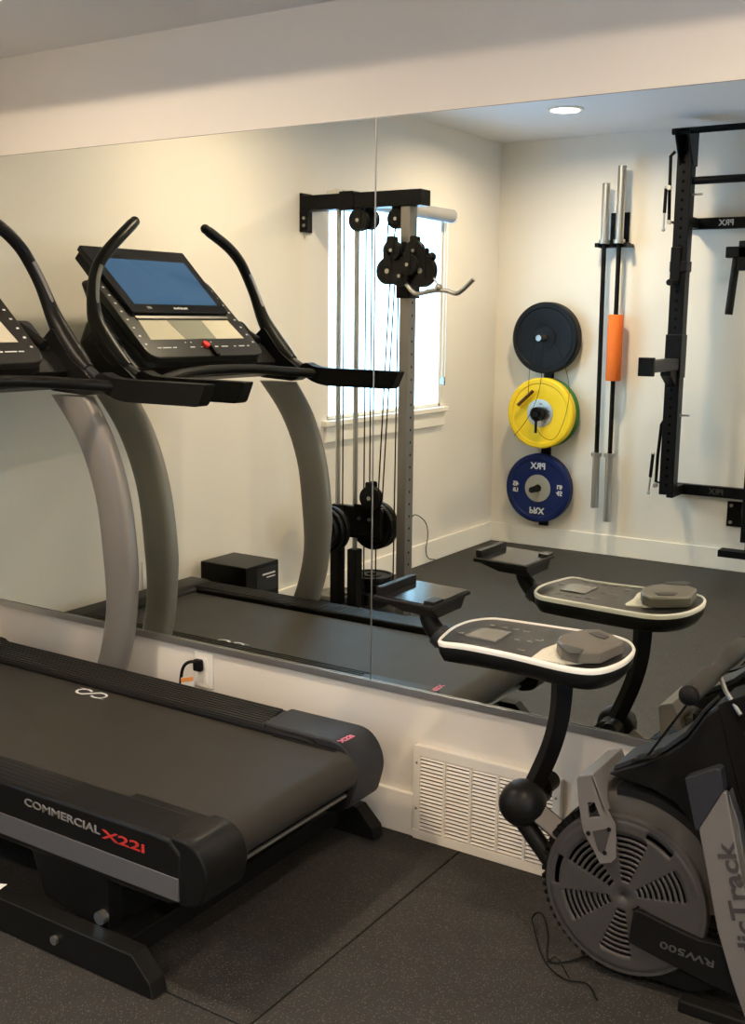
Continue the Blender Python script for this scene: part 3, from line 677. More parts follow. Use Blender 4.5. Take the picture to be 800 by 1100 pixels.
# pixels describe the top face, which stands .03 above the console plane
ptop = [onplane(px, py, .026) for px, py in pk]
b = MB(); pcn = sum(ptop, Vector()) / len(ptop)
b.loft([[p - cn_ * .024 for p in ptop], ptop, [pcn + (p - pcn) * .93 + cn_ * .004 for p in ptop]]); pk_ = b.build('vent_cover', 'puck', rc, bevel=.002, label='warm grey raised cover')
def tpoly(pts, m, name):
    q = [onplane(px, py, .0305) for px, py in pts]; b = MB(); b.prism(q, cn_ * .001); return b.build(name, m, pk_, smooth=0)
tpoly([(600, 694), (606, 692), (627, 698), (622, 703), (610, 702)], 'panel', 'vent_slot'); tpoly([(632, 680), (642, 679), (654, 684), (650, 687), (640, 684)], 'panel', 'vent_slot')
# neck to tablet holder
b = MB(); nk = [at(500, 700, 1, YR), at(480, 690, 1, YR), at(466, 676, 1, YR), at(458, 660, 1, YR), at(462, 650, 1, YR)]
b.tube(nk, [.030, .028, .024, .022, .022], 14, smooth=2); b.build('holder_neck', 'black', Rw)
b = MB(); c_ = nk[1]; b.tube([nk[1] + (nk[2] - nk[1]) * .2, nk[1] + (nk[2] - nk[1]) * .7], .031, 18); b.build('neck_collar', 'slate', Rw, bevel=.003)
tu = Vector((1, 0, 0)); tn = Vector((0, 0, 1))
tc_ = [Vector((-1.446, -.374, .812)), Vector((-1.276, -.374, .808)), Vector((-1.276, -.172, .808)), Vector((-1.446, -.172, .812))]
b = MB(); tq = [Vector(p) for p in tc_]; b.prism([p - tn * .012 for p in tq], tn * .012); th = b.build('tablet_holder', 'black', Rw, bevel=.004)
tm = sum(tq, Vector()) / 4
b = MB(); b.prism([tm + (p - tm) * .93 for p in tq], tn * .0015); b.build('glossy_panel', 'gloss', th, smooth=0, label='glossy dark panel')
b = MB(); a_, d_ = tq[0], tq[3]; e_ = (tq[1] - tq[0]).normalized() * .018
b.prism([a_ + (d_ - a_) * .08, a_ + (d_ - a_) * .92, a_ + (d_ - a_) * .92 + e_, a_ + (d_ - a_) * .08 + e_], tn * .020); b.build('holder_lip', 'black', th, bevel=.003)
b = MB(); e2_ = (tq[0] - tq[1]).normalized() * .03; m1 = tq[1] + (tq[2] - tq[1]) * .05
b.prism([m1, m1 + (tq[2] - tq[1]) * .25, m1 + (tq[2] - tq[1]) * .25 + e2_, m1 + e2_], tn * .008); b.build('holder_clamp', 'black', th, bevel=.002)
b = MB(); b.loft([[tm + (p - tm) * .9 - tn * .012 for p in tq], [tm + (p - tm) * .6 + tu * .03 - tn * .04 for p in tq]]); b.build('holder_back', 'blackm', th, bevel=.004)

# ------------------------------------------------------------------ things on the mirror wall
def grille():
    a = at(449, 797, 1, 0); x0 = a.x; x1 = at(606, 833, 1, 0).x; z1 = a.z
    t = thing('air_vent', 'cream louvred return air grille low on the wall under the mirror', 'vent', ((x0 + x1) / 2, -.01, 0))
    b = MB(); fy0, fy1 = -.024, -.0165
    ncol = 5; fx = .022; mw = .010; cw = (x1 - x0 - 2 * fx - (ncol - 1) * mw) / ncol; zb, zt_ = .030, z1 - .030
    b.box(x0, x1, fy0, fy1, 0.001, zb).box(x0, x1, fy0, fy1, zt_, z1).box(x0, x0 + fx, fy0, fy1, zb, zt_).box(x1 - fx, x1, fy0, fy1, zb, zt_)
    for k in range(1, ncol): b.box(x0 + fx + k * cw + (k - 1) * mw, x0 + fx + k * cw + k * mw, fy0, fy1, zb, zt_)
    b.box(x0, x1, fy1, 0, z1 - .012, z1 - .002).box(x0 + .001, x0 + .006, fy1, 0, .13, z1 - .003).box(x1 - .006, x1 - .001, fy1, 0, .13, z1 - .003)
    b.build('frame', 'trim', t, bevel=.0015, seg=1, smooth=0)
    b = MB(); nl = 20; p = (zt_ - zb) / nl
    for c in range(ncol):
        xa = x0 + fx + c * (cw + mw)
        for k in range(nl):
            z = zb + (k + .5) * p
            b.prism([(xa, -.0235, z - .0012), (xa, -.0225, z - .0024), (xa, -.0172, z + .0032), (xa, -.0182, z + .0042)], (cw, 0, 0))
    b.build('louvre', 'trim', t, smooth=0)
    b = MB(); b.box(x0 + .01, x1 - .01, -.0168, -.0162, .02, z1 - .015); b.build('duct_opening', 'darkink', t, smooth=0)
    b = MB()
    for x in (x0 + .011, x1 - .011):
        for z in (.095, z1 - .052): b.cyl((x, -.0245, z), (x, -.026, z), .0035, 10)
    b.split('screw', 'greyink', t)
grille()
def outlet(o, nx, ny, lab, s=1, plugs=()):
    """o centre on wall, normal (nx, ny)"""
    t = thing('power_outlet', lab, 'outlet', o)
    n_ = Vector((nx, ny, 0)); w = Vector((-ny, nx, 0)); z = Vector((0, 0, 1)); o = Vector(o)
    def bx(a, b_, c, d, e, f, bm_): 
        mt = Matrix(((w.x, n_.x, 0, o.x), (w.y, n_.y, 0, o.y), (0, 0, 1, o.z), (0, 0, 0, 1))); bm_.box(a, b_, c, d, e, f, mt)
    b = MB(); bx(-.038, .038, 0, .006, -.06, .06, b); b.build('cover_plate', 'white', t, bevel=.002)
    b = MB(); bx(-.017, .017, .005, .0075, .008, .042, b); bx(-.017, .017, .005, .0075, -.042, -.008, b); b.build('socket', 'trim', t, bevel=.002)
    return t
oc = at(220, 719, 1, 0)
outlet((oc.x, -.0005, .355), 0, -1, 'white power outlet on the wall under the mirror beside the treadmill')
PC = thing('power_cable', 'black plug and cable with orange paper tag in the outlet under the mirror', 'cord', (oc.x - .02, -.03, .36))
b = MB(); px0 = oc.x - .012
b.box(px0 - .016, px0 + .016, -.030, -.009, .352, .392); pl = b.build('plug', 'blackm', PC, bevel=.006)
b = MB(); b.tube([(px0, -.028, .384), (px0 - .015, -.040, .388), (px0 - .035, -.048, .374), (px0 - .045, -.050, .345), (px0 - .052, -.048, .30), (px0 - .06, -.045, .18), (px0 - .10, -.04, .05), (px0 - .20, -.035, .008), (px0 - .5, -.035, .008)], .0055, 10, smooth=2); b.build('cable', 'blackm', PC)
b = MB(); b.prism([(px0 - .042, -.056, .332), (px0 + .008, -.052, .345), (px0 + .010, -.050, .255), (px0 - .040, -.054, .250)], (0, .0012, 0)); tg = b.build('paper_tag', 'paper', PC)
b = MB(); b.prism([(px0 - .042, -.0566, .330), (px0 + .008, -.0526, .344), (px0 + .008, -.0526, .330), (px0 - .042, -.0566, .316)], (0, .0004, 0)); b.build('orange_stripe', 'cardtag', tg)

# ------------------------------------------------------------------ window-wall things (seen in the mirror)
o2 = vat(161, 616, 0, XW)
outlet((XW + .0005, o2.y, o2.z), 1, 0, 'white power outlet on the window wall behind the treadmill')
oq = thing('plug', 'small black plug in the outlet on the window wall', 'plug', (XW + .02, o2.y, o2.z))
b = MB(); b.box(XW + .0085, XW + .04, o2.y - .035, o2.y - .005, o2.z - .04, o2.z - .012); b.build('body', 'blackm', oq, bevel=.004)
b = MB(); b.tube([(XW + .03, o2.y - .02, o2.z - .035), (XW + .035, o2.y - .025, o2.z - .12), (XW + .03, o2.y - .06, .02), (XW + .03, o2.y - .3, .008)], .004, 8, smooth=2); b.build('cable', 'blackm', oq)
# black box (subwoofer)
bx0 = vat(217, 602, 0, -3.285)
zt2 = bx0.z; c2_ = vat(270, 609, 2, zt2); c3_ = vat(307, 601, 2, zt2)
SB = thing('subwoofer', 'black cube subwoofer box on the floor by the window wall', 'speaker', (-3.1, bx0.y - .2, 0))
X0, X1, Y1_, Y0_ = -3.285, c2_.x, bx0.y, max(c3_.y, -1.75)
b = MB(); b.box(X0, X1, Y0_, Y1_, .012, zt2); bb = b.build('cabinet', 'black', SB, bevel=.005)
b = MB()
for x in (X0 + .04, X1 - .04):
    for y in (Y0_ + .04, Y1_ - .04): b.cyl((x, y, 0), (x, y, .013), .016, 14)
b.split('foot', 'blackm', SB)
b = MB(); b.box(X1, X1 + .0012, Y0_ + .01, Y0_ + .16, zt2 - .13, zt2 - .02); lb = b.build('label_plate', 'greyink' if 0 else 'slate', bb, smooth=0)
b = MB(); b.box(X1 + .0012, X1 + .0018, Y0_ + .03, Y0_ + .12, zt2 - .055, zt2 - .048).box(X1 + .0012, X1 + .0018, Y0_ + .03, Y0_ + .09, zt2 - .07, zt2 - .065); b.build('print_line', 'ink', lb, smooth=0)

# ------------------------------------------------------------------ cable tower
CT = thing('cable_tower', 'wall-mounted black and steel cable pulley tower in front of the window', 'cable machine', (-3.0, -1.95, 0))
yT = -1.94
b = MB(); b.box(XW + .012, -2.652, yT - .045, yT + .045, 2.0, 2.072); tb = b.build('top_beam', 'rackblack', CT, bevel=.004)
b = MB(); b.box(XW + .0, XW + .014, yT - .045, yT + .045, 1.90, 2.085).box(XW, XW + .05, yT + .035, yT + .046, 1.905, 2.0); wb = b.build('wall_bracket', 'rackblack', CT, bevel=.002)
b = MB()
for z in (1.93, 1.965): b.cyl((XW + .03, yT + .046, z), (XW + .03, yT + .052, z), .008, 12)
b.split('bolt', 'chrome', wb)
b = MB(); b.box(-3.10, -3.02, yT - .055, yT + .055, 1.992, 2.08); b.build('joint_sleeve', 'rackblack', CT, bevel=.004)
b = MB(); b.box(-2.765, -2.715, yT - .035, yT + .035, .03, 2.0); up = b.build('upright', 'steel', CT, bevel=.003)
b = MB()
for k in range(30): b.cyl((-2.716, yT, .12 + k * .06), (-2.7140, yT, .12 + k * .06), .006, 10)
b.build('adjustment_hole', 'blackm', up)
for x in (-3.135, -3.03):
    b = MB(); b.cyl((x, yT, .03), (x, yT, 2.0), .0125, 18); b.build('guide_rod', 'chrome', CT)
    b = MB(); b.box(x - .028, x + .028, yT - .028, yT + .028, .03, .34); b.build('rod_sleeve', 'blackm', CT, bevel=.004)
b = MB(); b.box(-3.30, -2.65, yT - .05, yT + .05, 0, .04).box(-2.80, -2.70, yT - .25, yT + .25, 0, .035).box(-3.08, -2.98, yT - .3, yT - .05, 0, .097); b.split('base_frame', 'rackblack', CT, bevel=.004)
def pulley(x, y, z, r, w, yq=None):
    b = MB(); b.lathe([(.006, -w), (r, -w), (r, -w * .5), (r * .86, 0), (r, w * .5), (r, w), (.006, w)], (x, y, z), (0, 1, 0), 32); p = b.build('pulley', 'iron', CT)
    b = MB(); b.cyl((x, y - w * 1.4, z), (x, y + w * 1.4, z), r * .18, 14); b.build('axle', 'chrome', p)
    b = MB(); b.xz(rnd([(x - r * .4, z - r * .5), (x + r * .4, z - r * .5), (x + r * .35, z + r * 1.4), (x - r * .35, z + r * 1.4)], r * .2), y - w * 1.3, y - w * 1.1); b.xz(rnd([(x - r * .4, z - r * .5), (x + r * .4, z - r * .5), (x + r * .35, z + r * 1.4), (x - r * .35, z + r * 1.4)], r * .2), y + w * 1.1, y + w * 1.3); b.build('pulley_cheek', 'iron', p)
pulley(-3.005, yT + .02, 1.945, .052, .014); pulley(-2.97, yT - .02, 1.95, .048, .014); pulley(-2.80, yT + .01, 1.945, .046, .014); pulley(-2.775, yT - .04, 1.945, .046, .012)
# sliding carriage cluster at head height
cz = 1.72
for dx, dy, dz_, r in ((-.085, .03, .075, .048), (-.105, .03, -.03, .065), (-.04, -.02, .06, .04), (.035, .02, .07, .050), (.075, .02, -.03, .078), (-.03, .04, -.055, .05), (.02, .05, .0, .05)):
    pulley(-2.70 + dx * .95, yT + dy + .045, cz + .01 + dz_ * .9, r * .95, .015)
b = MB(); b.box(-2.78, -2.70, yT - .045, yT + .045, cz - .14, cz + .10); b.box(-2.79, -2.60, yT + .03, yT + .046, cz - .05, cz + .05); b.build('carriage', 'rackblack', CT, bevel=.004)
b = MB(); b.sphere((-2.58, yT + .06, cz + .045), .020, 16).cyl((-2.63, yT + .06, cz + .0), (-2.58, yT + .06, cz + .045), .012, 10); b.build('cable_stopper', 'blackm', CT)
# cables
cab = [((-3.085, 2.0), (-3.085, .30)), ((-2.958, 1.93), (-2.958, .62)), ((-2.925, 1.93), (-2.925, .62)), ((-2.822, 1.66), (-2.875, .62)), ((-2.795, 1.66), (-2.85, .62)), ((-2.775, 1.6), (-2.783, .20)), ((-2.835, 1.93), (-2.845, 1.78)), ((-2.79, 1.93), (-2.815, 1.78)), ((-2.955, .38), (-2.955, .05)), ((-2.885, .38), (-2.885, .05))]
for (a, c) in cab:
    b = MB(); b.cyl((a[0], yT + .03, a[1]), (c[0], yT + .03, c[1]), .0035, 8); b.build('steel_cable', 'blackm', CT)
# weight carriage
pulley(-2.915, yT + .03, .615, .058, .018)
b = MB(); b.box(-3.16, -2.87, yT - .02, yT + .02, .40, .56).box(-3.02, -2.86, yT + .02, yT + .03, .42, .575); b.build('weight_carriage', 'rackblack', CT, bevel=.006)
b = MB()
for x in (-2.985, -2.925): b.cyl((x, yT + .03, .505), (x, yT + .036, .505), .009, 12)
b.split('bolt', 'chrome', CT)
b = MB(); b.cyl((-3.08, yT + .02, .46), (-3.08, yT + .30, .46), .020, 16).cyl((-2.95, yT - .02, .46), (-2.95, yT - .20, .46), .020, 16); b.build('loading_peg', 'chrome', CT)
PRF = lambda R, w: [(.026, -w * .5), (.05, -w * .55), (.055, -w * .3), (R * .82, -w * .3), (R * .86, -w * .5), (R * .97, -w * .5), (R, -w * .3), (R, w * .3), (R * .97, w * .5), (R * .86, w * .5), (R * .82, w * .3), (.055, w * .3), (.05, w * .55), (.026, w * .5), (.026, -w * .5)]
def plate(c, R, w, ax, m, lab, group=None, name='weight_plate'):
    b = MB(); b.lathe(PRF(R, w), c, ax, 48); o = b.build(name, m); return tag(o, lab, 'weight plate', group)
plate((-3.08, yT + .15, .46), .118, .032, (0, 1, 0), 'iron', 'black iron plate on the cable tower peg, largest and nearest its guide rods')
plate((-3.08, yT + .188, .46), .112, .030, (0, 1, 0), 'iron', 'black iron plate in the middle of the cable tower peg')
plate((-3.08, yT + .223, .46), .098, .028, (0, 1, 0), 'iron', 'smaller black iron plate outermost on the cable tower peg')
plate((-2.955, yT - .05, .46), .122, .032, (0, 1, 0), 'iron', 'black iron plate on the rear peg of the cable tower beside its upright')
plate((-2.955, yT - .09, .46), .122, .030, (0, 1, 0), 'iron', 'black iron plate on the rear peg of the cable tower, closest to the rack wall')
zf = vat(395, 612, 1, 2.1)
plate((-3.05, -2.13, .116), .115, .036, (0, 0, 1), 'iron', 'black iron plate lying flat beside the cable tower upright, under another plate')
plate((-3.05, -2.13, .154), .115, .034, (0, 0, 1), 'iron', 'black iron plate lying flat on top of another beside the cable tower upright')
plate((-3.205, -2.06, .0485), .115, .036, (0, 0, 1), 'steel', 'grey worn iron plate lying flat low down beside the black rod sleeves')
# lat bar
zb_ = vat(472, 315, 1, 1.86)
yl = yT + .08
bar = [vat(px, py, 1, -yl) for px, py in ((435, 301), (445, 315), (452, 316), (465, 312), (480, 312), (490, 316), (496, 314), (510, 300))]
LB = thing('pulldown_bar', 'short bent chrome pulldown bar hanging from the cable tower', 'bar', bar[4])
b = MB(); b.tube(bar, .010, 12, smooth=1); lbm = b.build('bar_tube', 'chrome', LB)
cm = (bar[3] + bar[4]) / 2
b = MB(); b.tube([cm, cm + Vector((0, 0, .02)), (-2.578, yT + .065, cm.z + .07), (-2.578, yT + .065, cz + .03)], .005, 8).sphere(cm + Vector((0, 0, .012)), .018, 14); b.build('carabiner', 'chrome', LB)
# thin loose cable on the wall
lw = [vat(435, 528, 1, 1.98), vat(438, 540, 1, 2.1), vat(446, 550, 1, 2.4), vat(458, 556, 1, 2.7)]
lw = [Vector((-2.722, yT - .02, .52))] + [vat(px, py, 0, XW + .03) for px, py in ((447, 551), (459, 560), (461, 575), (458, 590), (460, 600), (468, 606))]
lw[-1].z = max(.01, lw[-1].z)
b = MB(); b.tube(lw, .003, 8, smooth=2); tag(b.build('loose_cable', 'blackm'), 'thin dark cable drooping along the window wall beside the cable tower', 'cable')

# ------------------------------------------------------------------ rack wall: plate storage
YP = -L
sx_ = -2.945
PS = thing('plate_storage', 'black wall-mounted strip with pegs holding the bumper plates', 'plate rack', (sx_, YP, .2))
b = MB(); b.box(sx_ - .032, sx_ + .032, YP, YP + .02, .145, 1.52); b.build('wall_strip', 'rackblack', PS, bevel=.002)
zz = [1.371, .89, .405]
ctr = [vat(586, 363, 1, L - .10), vat(582, 444, 1, L - .13), vat(579, 524, 1, L - .08)]
for c, ln in zip(ctr, (.20, .22, .19)):
    b = MB(); b.cyl((c.x, YP + .018, c.z), (c.x, YP + ln, c.z), .020, 20); pg = b.build('peg', 'steel' if c is ctr[0] else 'blackm', PS, bevel=.002)
def bumper(c, y0, y1, m, hub, hubm, lab, R=.225):
    t = thing('bumper_plate', lab, 'weight plate', (c.x, y0, c.z), 'bumper plates on the wall')
    w = y1 - y0; b = MB()
    b.lathe([(.026, 0), (R * .96, 0), (R, w * .12), (R, w * .88), (R * .96, w), (R * .86, w), (R * .83, w * .92), (hub + .012, w * .92), (hub, w * .86), (.026, w * .86), (.026, 0)], (c.x, y0, c.z), (0, 1, 0), 72)
    pb = b.build('rubber_disc', m, t)
    b = MB(); b.lathe([(.0255, w * .5), (.0255, w * .93), (hub * .97, w * .93), (hub * .97, w * .5)], (c.x, y0, c.z), (0, 1, 0), 48); b.build('hub', hubm, t)
    return t, pb
t1, p1 = bumper(ctr[0], YP + .03, YP + .11, 'bumper', .075, 'bumper', 'all-black bumper plate, topmost of the three on the wall')
tg_, pg_ = bumper(ctr[1], YP + .03, YP + .085, 'green', .07, 'steel', 'dark green bumper plate just behind the yellow plate')
t2, p2 = bumper(ctr[1] + Vector((-.003, 0, .002)), YP + .088, YP + .15, 'yellow', .092, 'chrome', 'yellow bumper plate with steel hub, middle of the wall strip')
t3, p3 = bumper(ctr[2], YP + .03, YP + .10, 'blue', .092, 'hubgrey', 'navy blue bumper plate, lowest on the wall strip')
b = MB()
for k in range(5):
    a = 2 * PI * k / 5 + .3; b.cyl((ctr[1].x + .062 * math.cos(a), YP + .145, ctr[1].z + .062 * math.sin(a)), (ctr[1].x + .062 * math.cos(a), YP + .151, ctr[1].z + .062 * math.sin(a)), .005, 10)
b.split('hub_bolt', 'greyink', t2)
ft = YP + .0985
rd = Vector((-1, 0, 0))
def ptxt(s, dx, dz, sz, xd, yd, w, nm='plate_lettering'): text(nm, s, sz, frame((ctr[2].x + dx, ft, ctr[2].z + dz), xd, yd), 'ink', t3, width=w, bold=.0015)
ptxt('PRX', 0, .145, .05, (-1, 0, 0), (0, 0, 1), .105); ptxt('PRX', .0, -.145, .05, (1, 0, 0), (0, 0, -1), .105)
ptxt('45', -.155, .018, .04, (-1, 0, 0), (0, 0, 1), .042); ptxt('LB', -.155, -.022, .04, (-1, 0, 0), (0, 0, 1), .036)
ptxt('45', .155, -.018, .04, (1, 0, 0), (0, 0, -1), .042); ptxt('LB', .155, .022, .04, (1, 0, 0), (0, 0, -1), .036)
CL = thing('barbell_collar', 'black clamp collar on the peg in front of the yellow plate', 'collar', (ctr[1].x, YP + .18, ctr[1].z))
b = MB(); b.lathe([(.025, 0), (.044, 0), (.046, .02), (.044, .045), (.025, .045), (.025, 0)], (ctr[1].x, YP + .162, ctr[1].z), (0, 1, 0), 28); b.build('ring', 'blackm', CL)
b = MB(); b.box(ctr[1].x - .008, ctr[1].x + .008, YP + .20, YP + .212, ctr[1].z - .12, ctr[1].z - .03); b.build('lever', 'blackm', CL, bevel=.003)
# jump rope hanging from the top peg
JR = thing('jump_rope', 'thin black jump rope with brown handle hanging over the yellow plate', 'jump rope', (ctr[0].x, YP + .2, ctr[0].z))
pgx = ctr[0]; yj = YP + .175
q_ = lambda px, py: vat(px, py, 1, L - .175)
b = MB(); b.tube([q_(568, 425), q_(569, 405), q_(570, 385), (pgx.x - .024, yj, pgx.z), (pgx.x, yj, pgx.z + .027), (pgx.x + .024, yj, pgx.z), q_(583, 400), q_(579, 425), q_(568, 450), q_(553, 468)], .0018, 6, smooth=2).tube([(pgx.x, yj + .006, pgx.z + .027), q_(600, 370), q_(610, 400), q_(613, 425), q_(606, 455), q_(596, 474), q_(583, 470), q_(577, 460)], .0018, 6, smooth=2); b.build('rope', 'blackm', JR)
b = MB(); b.tube([q_(557, 435), q_(573, 420)], .011, 12); b.build('handle', 'wood', JR, label='brown handle')

# ------------------------------------------------------------------ barbells on the wall
BH = thing('barbell_hanger', 'black wall hook plate holding the two barbells upright', 'hook', (-2.52, YP, 2.0))
hz = vat(656, 262, 1, L - .1).z
b = MB(); b.box(-2.575, -2.455, YP, YP + .008, hz - .01, hz + .19); b.build('wall_plate', 'rackblack', BH, bevel=.002)
b = MB()
for z in (hz + .15, hz + .10, hz + .03): b.cyl((-2.53, YP + .008, z), (-2.53, YP + .015, z), .008, 12)
b.split('bolt', 'chrome', BH)
b = MB(); b.box(-2.63, -2.42, YP + .008, YP + .07, hz - .02, hz).box(-2.625, -2.60, YP + .06, YP + .13, hz - .02, hz + .005).box(-2.53, -2.51, YP + .06, YP + .13, hz - .02, hz).box(-2.44, -2.42, YP + .06, YP + .13, hz - .02, hz + .005); b.build('hook', 'rackblack', BH, bevel=.002)
def barbell(xt, xb, zt_, zb_, zs1, zs0, lab, r=.025):
    t = thing('barbell', lab, 'barbell', ((xt + xb) / 2, YP + .1, zb_), 'barbells on the wall')
    y = YP + .1; X = lambda z: xb + (xt - xb) * (z - zb_) / (zt_ - zb_)
    for a, c in ((zs1, zt_), (zb_, zs0)):
        b = MB(); b.cyl((X(a), y, a), (X(c), y, c), r, 24)
        zc = a if a == zs1 else c; b.cyl((X(zc), y, zc - .012), (X(zc), y, zc + .012), r * 1.42, 24); b.build('sleeve', 'chrome', t, bevel=.002)
    b = MB(); b.cyl((X(zs0), y, zs0), (X(zs1), y, zs1), .0142, 18); b.build('shaft', 'blackm', t, label='black shaft')
    return X
z1 = vat(652, 197, 1, L - .1).z; z2 = vat(640, 545, 1, L - .1).z; z3 = vat(670, 178, 1, L - .1).z; z4 = vat(653, 560, 1, L - .1).z
barbell(-2.578, -2.560, z1, z2, hz + .012, vat(641, 488, 1, L - .1).z, 'shorter steel and black barbell hanging upright, nearer the plates', .0235)
X2 = barbell(-2.482, -2.474, z3, z4, hz + .012, vat(656, 489, 1, L - .1).z, 'longer steel and black barbell hanging upright with the orange pad')
fz1, fz0 = vat(662, 338, 1, L - .1).z, vat(661, 409, 1, L - .1).z
b = MB(); b.lathe([(.0155, 0), (.045, 0), (.047, .004), (.047, fz1 - fz0 - .004), (.045, fz1 - fz0), (.0155, fz1 - fz0), (.0155, 0)], (X2(1.3), YP + .1, fz0), (0, 0, 1), 32)
tag(b.build('barbell_pad', 'orange'), 'bright orange foam pad around the longer barbell', 'pad')

# ------------------------------------------------------------------ folding squat rack
yk = 3.80
RK = thing('squat_rack', 'black wall-mounted folding squat rack with pull-up bars', 'squat rack', (-1.9, -4.0, .2))
xL = vat(724, 420, 1, yk).x; xR = -1.55
zt_, zb0 = vat(733, 142, 1, yk).z, vat(712, 530, 1, yk).z
yr = -yk
b = None
def upr(x, zlo, zhi):
    b = MB(); b.box(x - .043, x + .043, yr - .043, yr + .041, zlo, zhi); u = b.build('upright', 'rackblack', RK, bevel=.004)
    b = MB(); n = int((zhi - zlo - .1) / .0508)
    for k in range(n): b.cyl((x, yr + .0405, zlo + .06 + k * .0508), (x, yr + .0418, zlo + .06 + k * .0508), .0085, 12)
    b.build('pin_hole', 'hole', u)
    return u
u1 = upr(xL, zb0, zt_ - .02); u2 = upr(xR, .24, 1.45)
# gusset and pull-up bars
b = MB(); b.prism([(xL - .03, yr - .04, zt_), (xL - .03, yr + .14, zt_ + .0), (xL - .03, yr + .15, zt_ - .03), (xL - .03, yr + .04, zt_ - .19), (xL - .03, yr - .04, zt_ - .19)], (.012, 0, 0)); b.prism([(xL + .04, yr - .04, zt_), (xL + .04, yr + .14, zt_), (xL + .04, yr + .15, zt_ - .03), (xL + .04, yr + .04, zt_ - .19), (xL + .04, yr - .04, zt_ - .19)], (.012, 0, 0)); b.build('gusset', 'rackblack', RK, bevel=.003)
b = MB(); b.cyl((xL - .05, yr + .12, zt_ - .015), (xR + .6, yr + .12, zt_ - .015), .018, 18); b.build('pull_up_bar', 'rackblack', RK)
zbar2 = vat(770, 193, 1, yk).z; b = MB(); b.cyl((xL + .03, yr, zbar2), (xR + .6, yr, zbar2), .022, 18); b.build('pull_up_bar', 'rackblack', RK)
# wall stringers
for (zc_, nm) in ((vat(770, 240, 1, L - .03).z, 0), (vat(770, 528, 1, L - .03).z, 1)):
    b = MB(); b.box(xL - .06, xR + .7, YP, YP + .045, zc_ - .032, zc_ + .032); s_ = b.build('wall_stringer', 'rackblack', RK, bevel=.003)
    text('stringer_lettering', 'PRX', .04, frame((xL + (.18 if nm == 0 else .22), YP + .0458, zc_), (-1, 0, 0), (0, 0, 1)), 'ink' if nm == 0 else 'dimink', s_, width=.085, bold=.001)
    b = MB(); b.box(xL - .02, xL + .02, YP + .045, yr - .03, zc_ - .03, zc_ + .03); b.build('hinge', 'rackblack', RK, bevel=.003)
    b = MB()
    for x in (xL + .45,): b.cyl((x, YP + .045, zc_), (x, YP + .052, zc_), .011, 12)
    b.split('bolt', 'chrome', s_)
# gas struts
def strut(pts, sp, nm):
    q = [vat(px, py, 1, yk - .02) for px, py in pts]; b = MB(); b.tube(q, .010, 10); b.build('strut_arm', 'rackblack', RK)
    q = [vat(px, py, 1, yk - .05) for px, py in sp]; b = MB(); b.cyl(q[0], q[0] + (q[1] - q[0]) * .6, .010, 12); g_ = b.build('gas_strut', 'rackblack', RK)
    b = MB(); b.cyl(q[0] + (q[1] - q[0]) * .55, q[1], .005, 10).sphere(q[0], .011, 12).sphere(q[1], .011, 12); b.build('piston_rod', 'chrome', g_)
strut([(726, 163), (721, 168), (720, 200), (719, 238), (727, 240)], [(716, 202), (713, 247)], 0)
strut([(718, 445), (711, 456), (707, 490), (705, 517), (716, 520)], [(702, 487), (697, 529)], 1)
for (px, py) in ((720, 202), (721, 240), (705, 521), (731, 446)):
    pass
b = MB()
for px, py in ((720, 202), (720, 239), (705, 521)):
    p = vat(px, py, 1, yk - .04); b.cyl(p, p + Vector((0, .02, 0)), .013, 12)
for px, py in ((750, 209), (731, 446)):
    p = vat(px, py, 1, yk); b.cyl((xL + .03, p.y, p.z), (xL + .10, p.y, p.z), .006, 10)
b.split('bolt', 'chrome', RK)
b = MB(); b.box(-1.757, -1.45, YP, YP + .012, .272, .425); fp = b.build('mount_plate', 'rackblack', RK, bevel=.003)
b = MB()
for z in (.298, .40): b.cyl((-1.732, YP + .012, z), (-1.732, YP + .02, z), .010, 12)
b.split('bolt', 'chrome', fp)
b = MB(); b.box(xR - .03, xR + .03, YP + .012, yr, .30, .38); b.build('hinge', 'rackblack', RK)
ftp = vat(790, 594, 1, yk)
b = MB(); b.box(xR - .16, xR + .12, yr - .03, yr + .06, ftp.z - .02, ftp.z + .02).box(xR - .02, xR + .02, yr - .02, yr + .02, ftp.z, .26); b.build('foot_plate', 'rackblack', RK, bevel=.003)
# j-cup
jz1, jz0 = vat(725, 266, 1, yk).z, vat(725, 302, 1, yk).z
JC = thing('j_cup', 'black barbell cup hooked high on the left rack upright', 'rack hook', (xL, yr, jz0))
b = MB(); b.box(xL - .045, xL + .012, yr - .05, yr + .055, jz0, jz1).box(xL - .05, xL + .05, yr - .045, yr + .05, jz0 + .05, jz0 + .11); b.build('body', 'rackblack', JC, bevel=.004)
b = MB(); b.cyl((xL - .01, yr + .05, jz0 - .012), (xL - .01, yr + .16, jz0 - .012), .018, 16); b.build('peg', 'blackm', JC)
# spotter arm
SA = thing('spotter_arm', 'short square black safety arm sticking out from the left rack upright', 'rack arm', (xL, yr, 1.2))
az = vat(725, 391, 1, yk).z; ye = -vat(689, 392, 0, xL).y if 0 else 0
pend = at(688, 392, 0, xL - .02)
ln = max(.18, min(.5, yk - pend.y))
b = MB(); b.box(xL - .038, xL + .038, yr + .038, yr + ln, az - .033, az + .033); b.build('arm', 'slate', SA, bevel=.004, label='grey-black square tube')
b = MB(); b.box(xL - .044, xL + .044, yr + ln - .02, yr + ln + .008, az - .052, az + .05); b.build('end_stop', 'blackm', SA, bevel=.004)
b = MB(); b.box(xL - .048, xL + .048, yr - .048, yr + .055, az - .08, az + .17); b.prism([(xL - .03, yr + .05, az - .03), (xL - .03, yr + .17, az - .035), (xL - .03, yr + .17, az - .06), (xL - .03, yr + .05, az - .13)], (.06, 0, 0)); b.build('mounting_sleeve', 'rackblack', SA, bevel=.004)
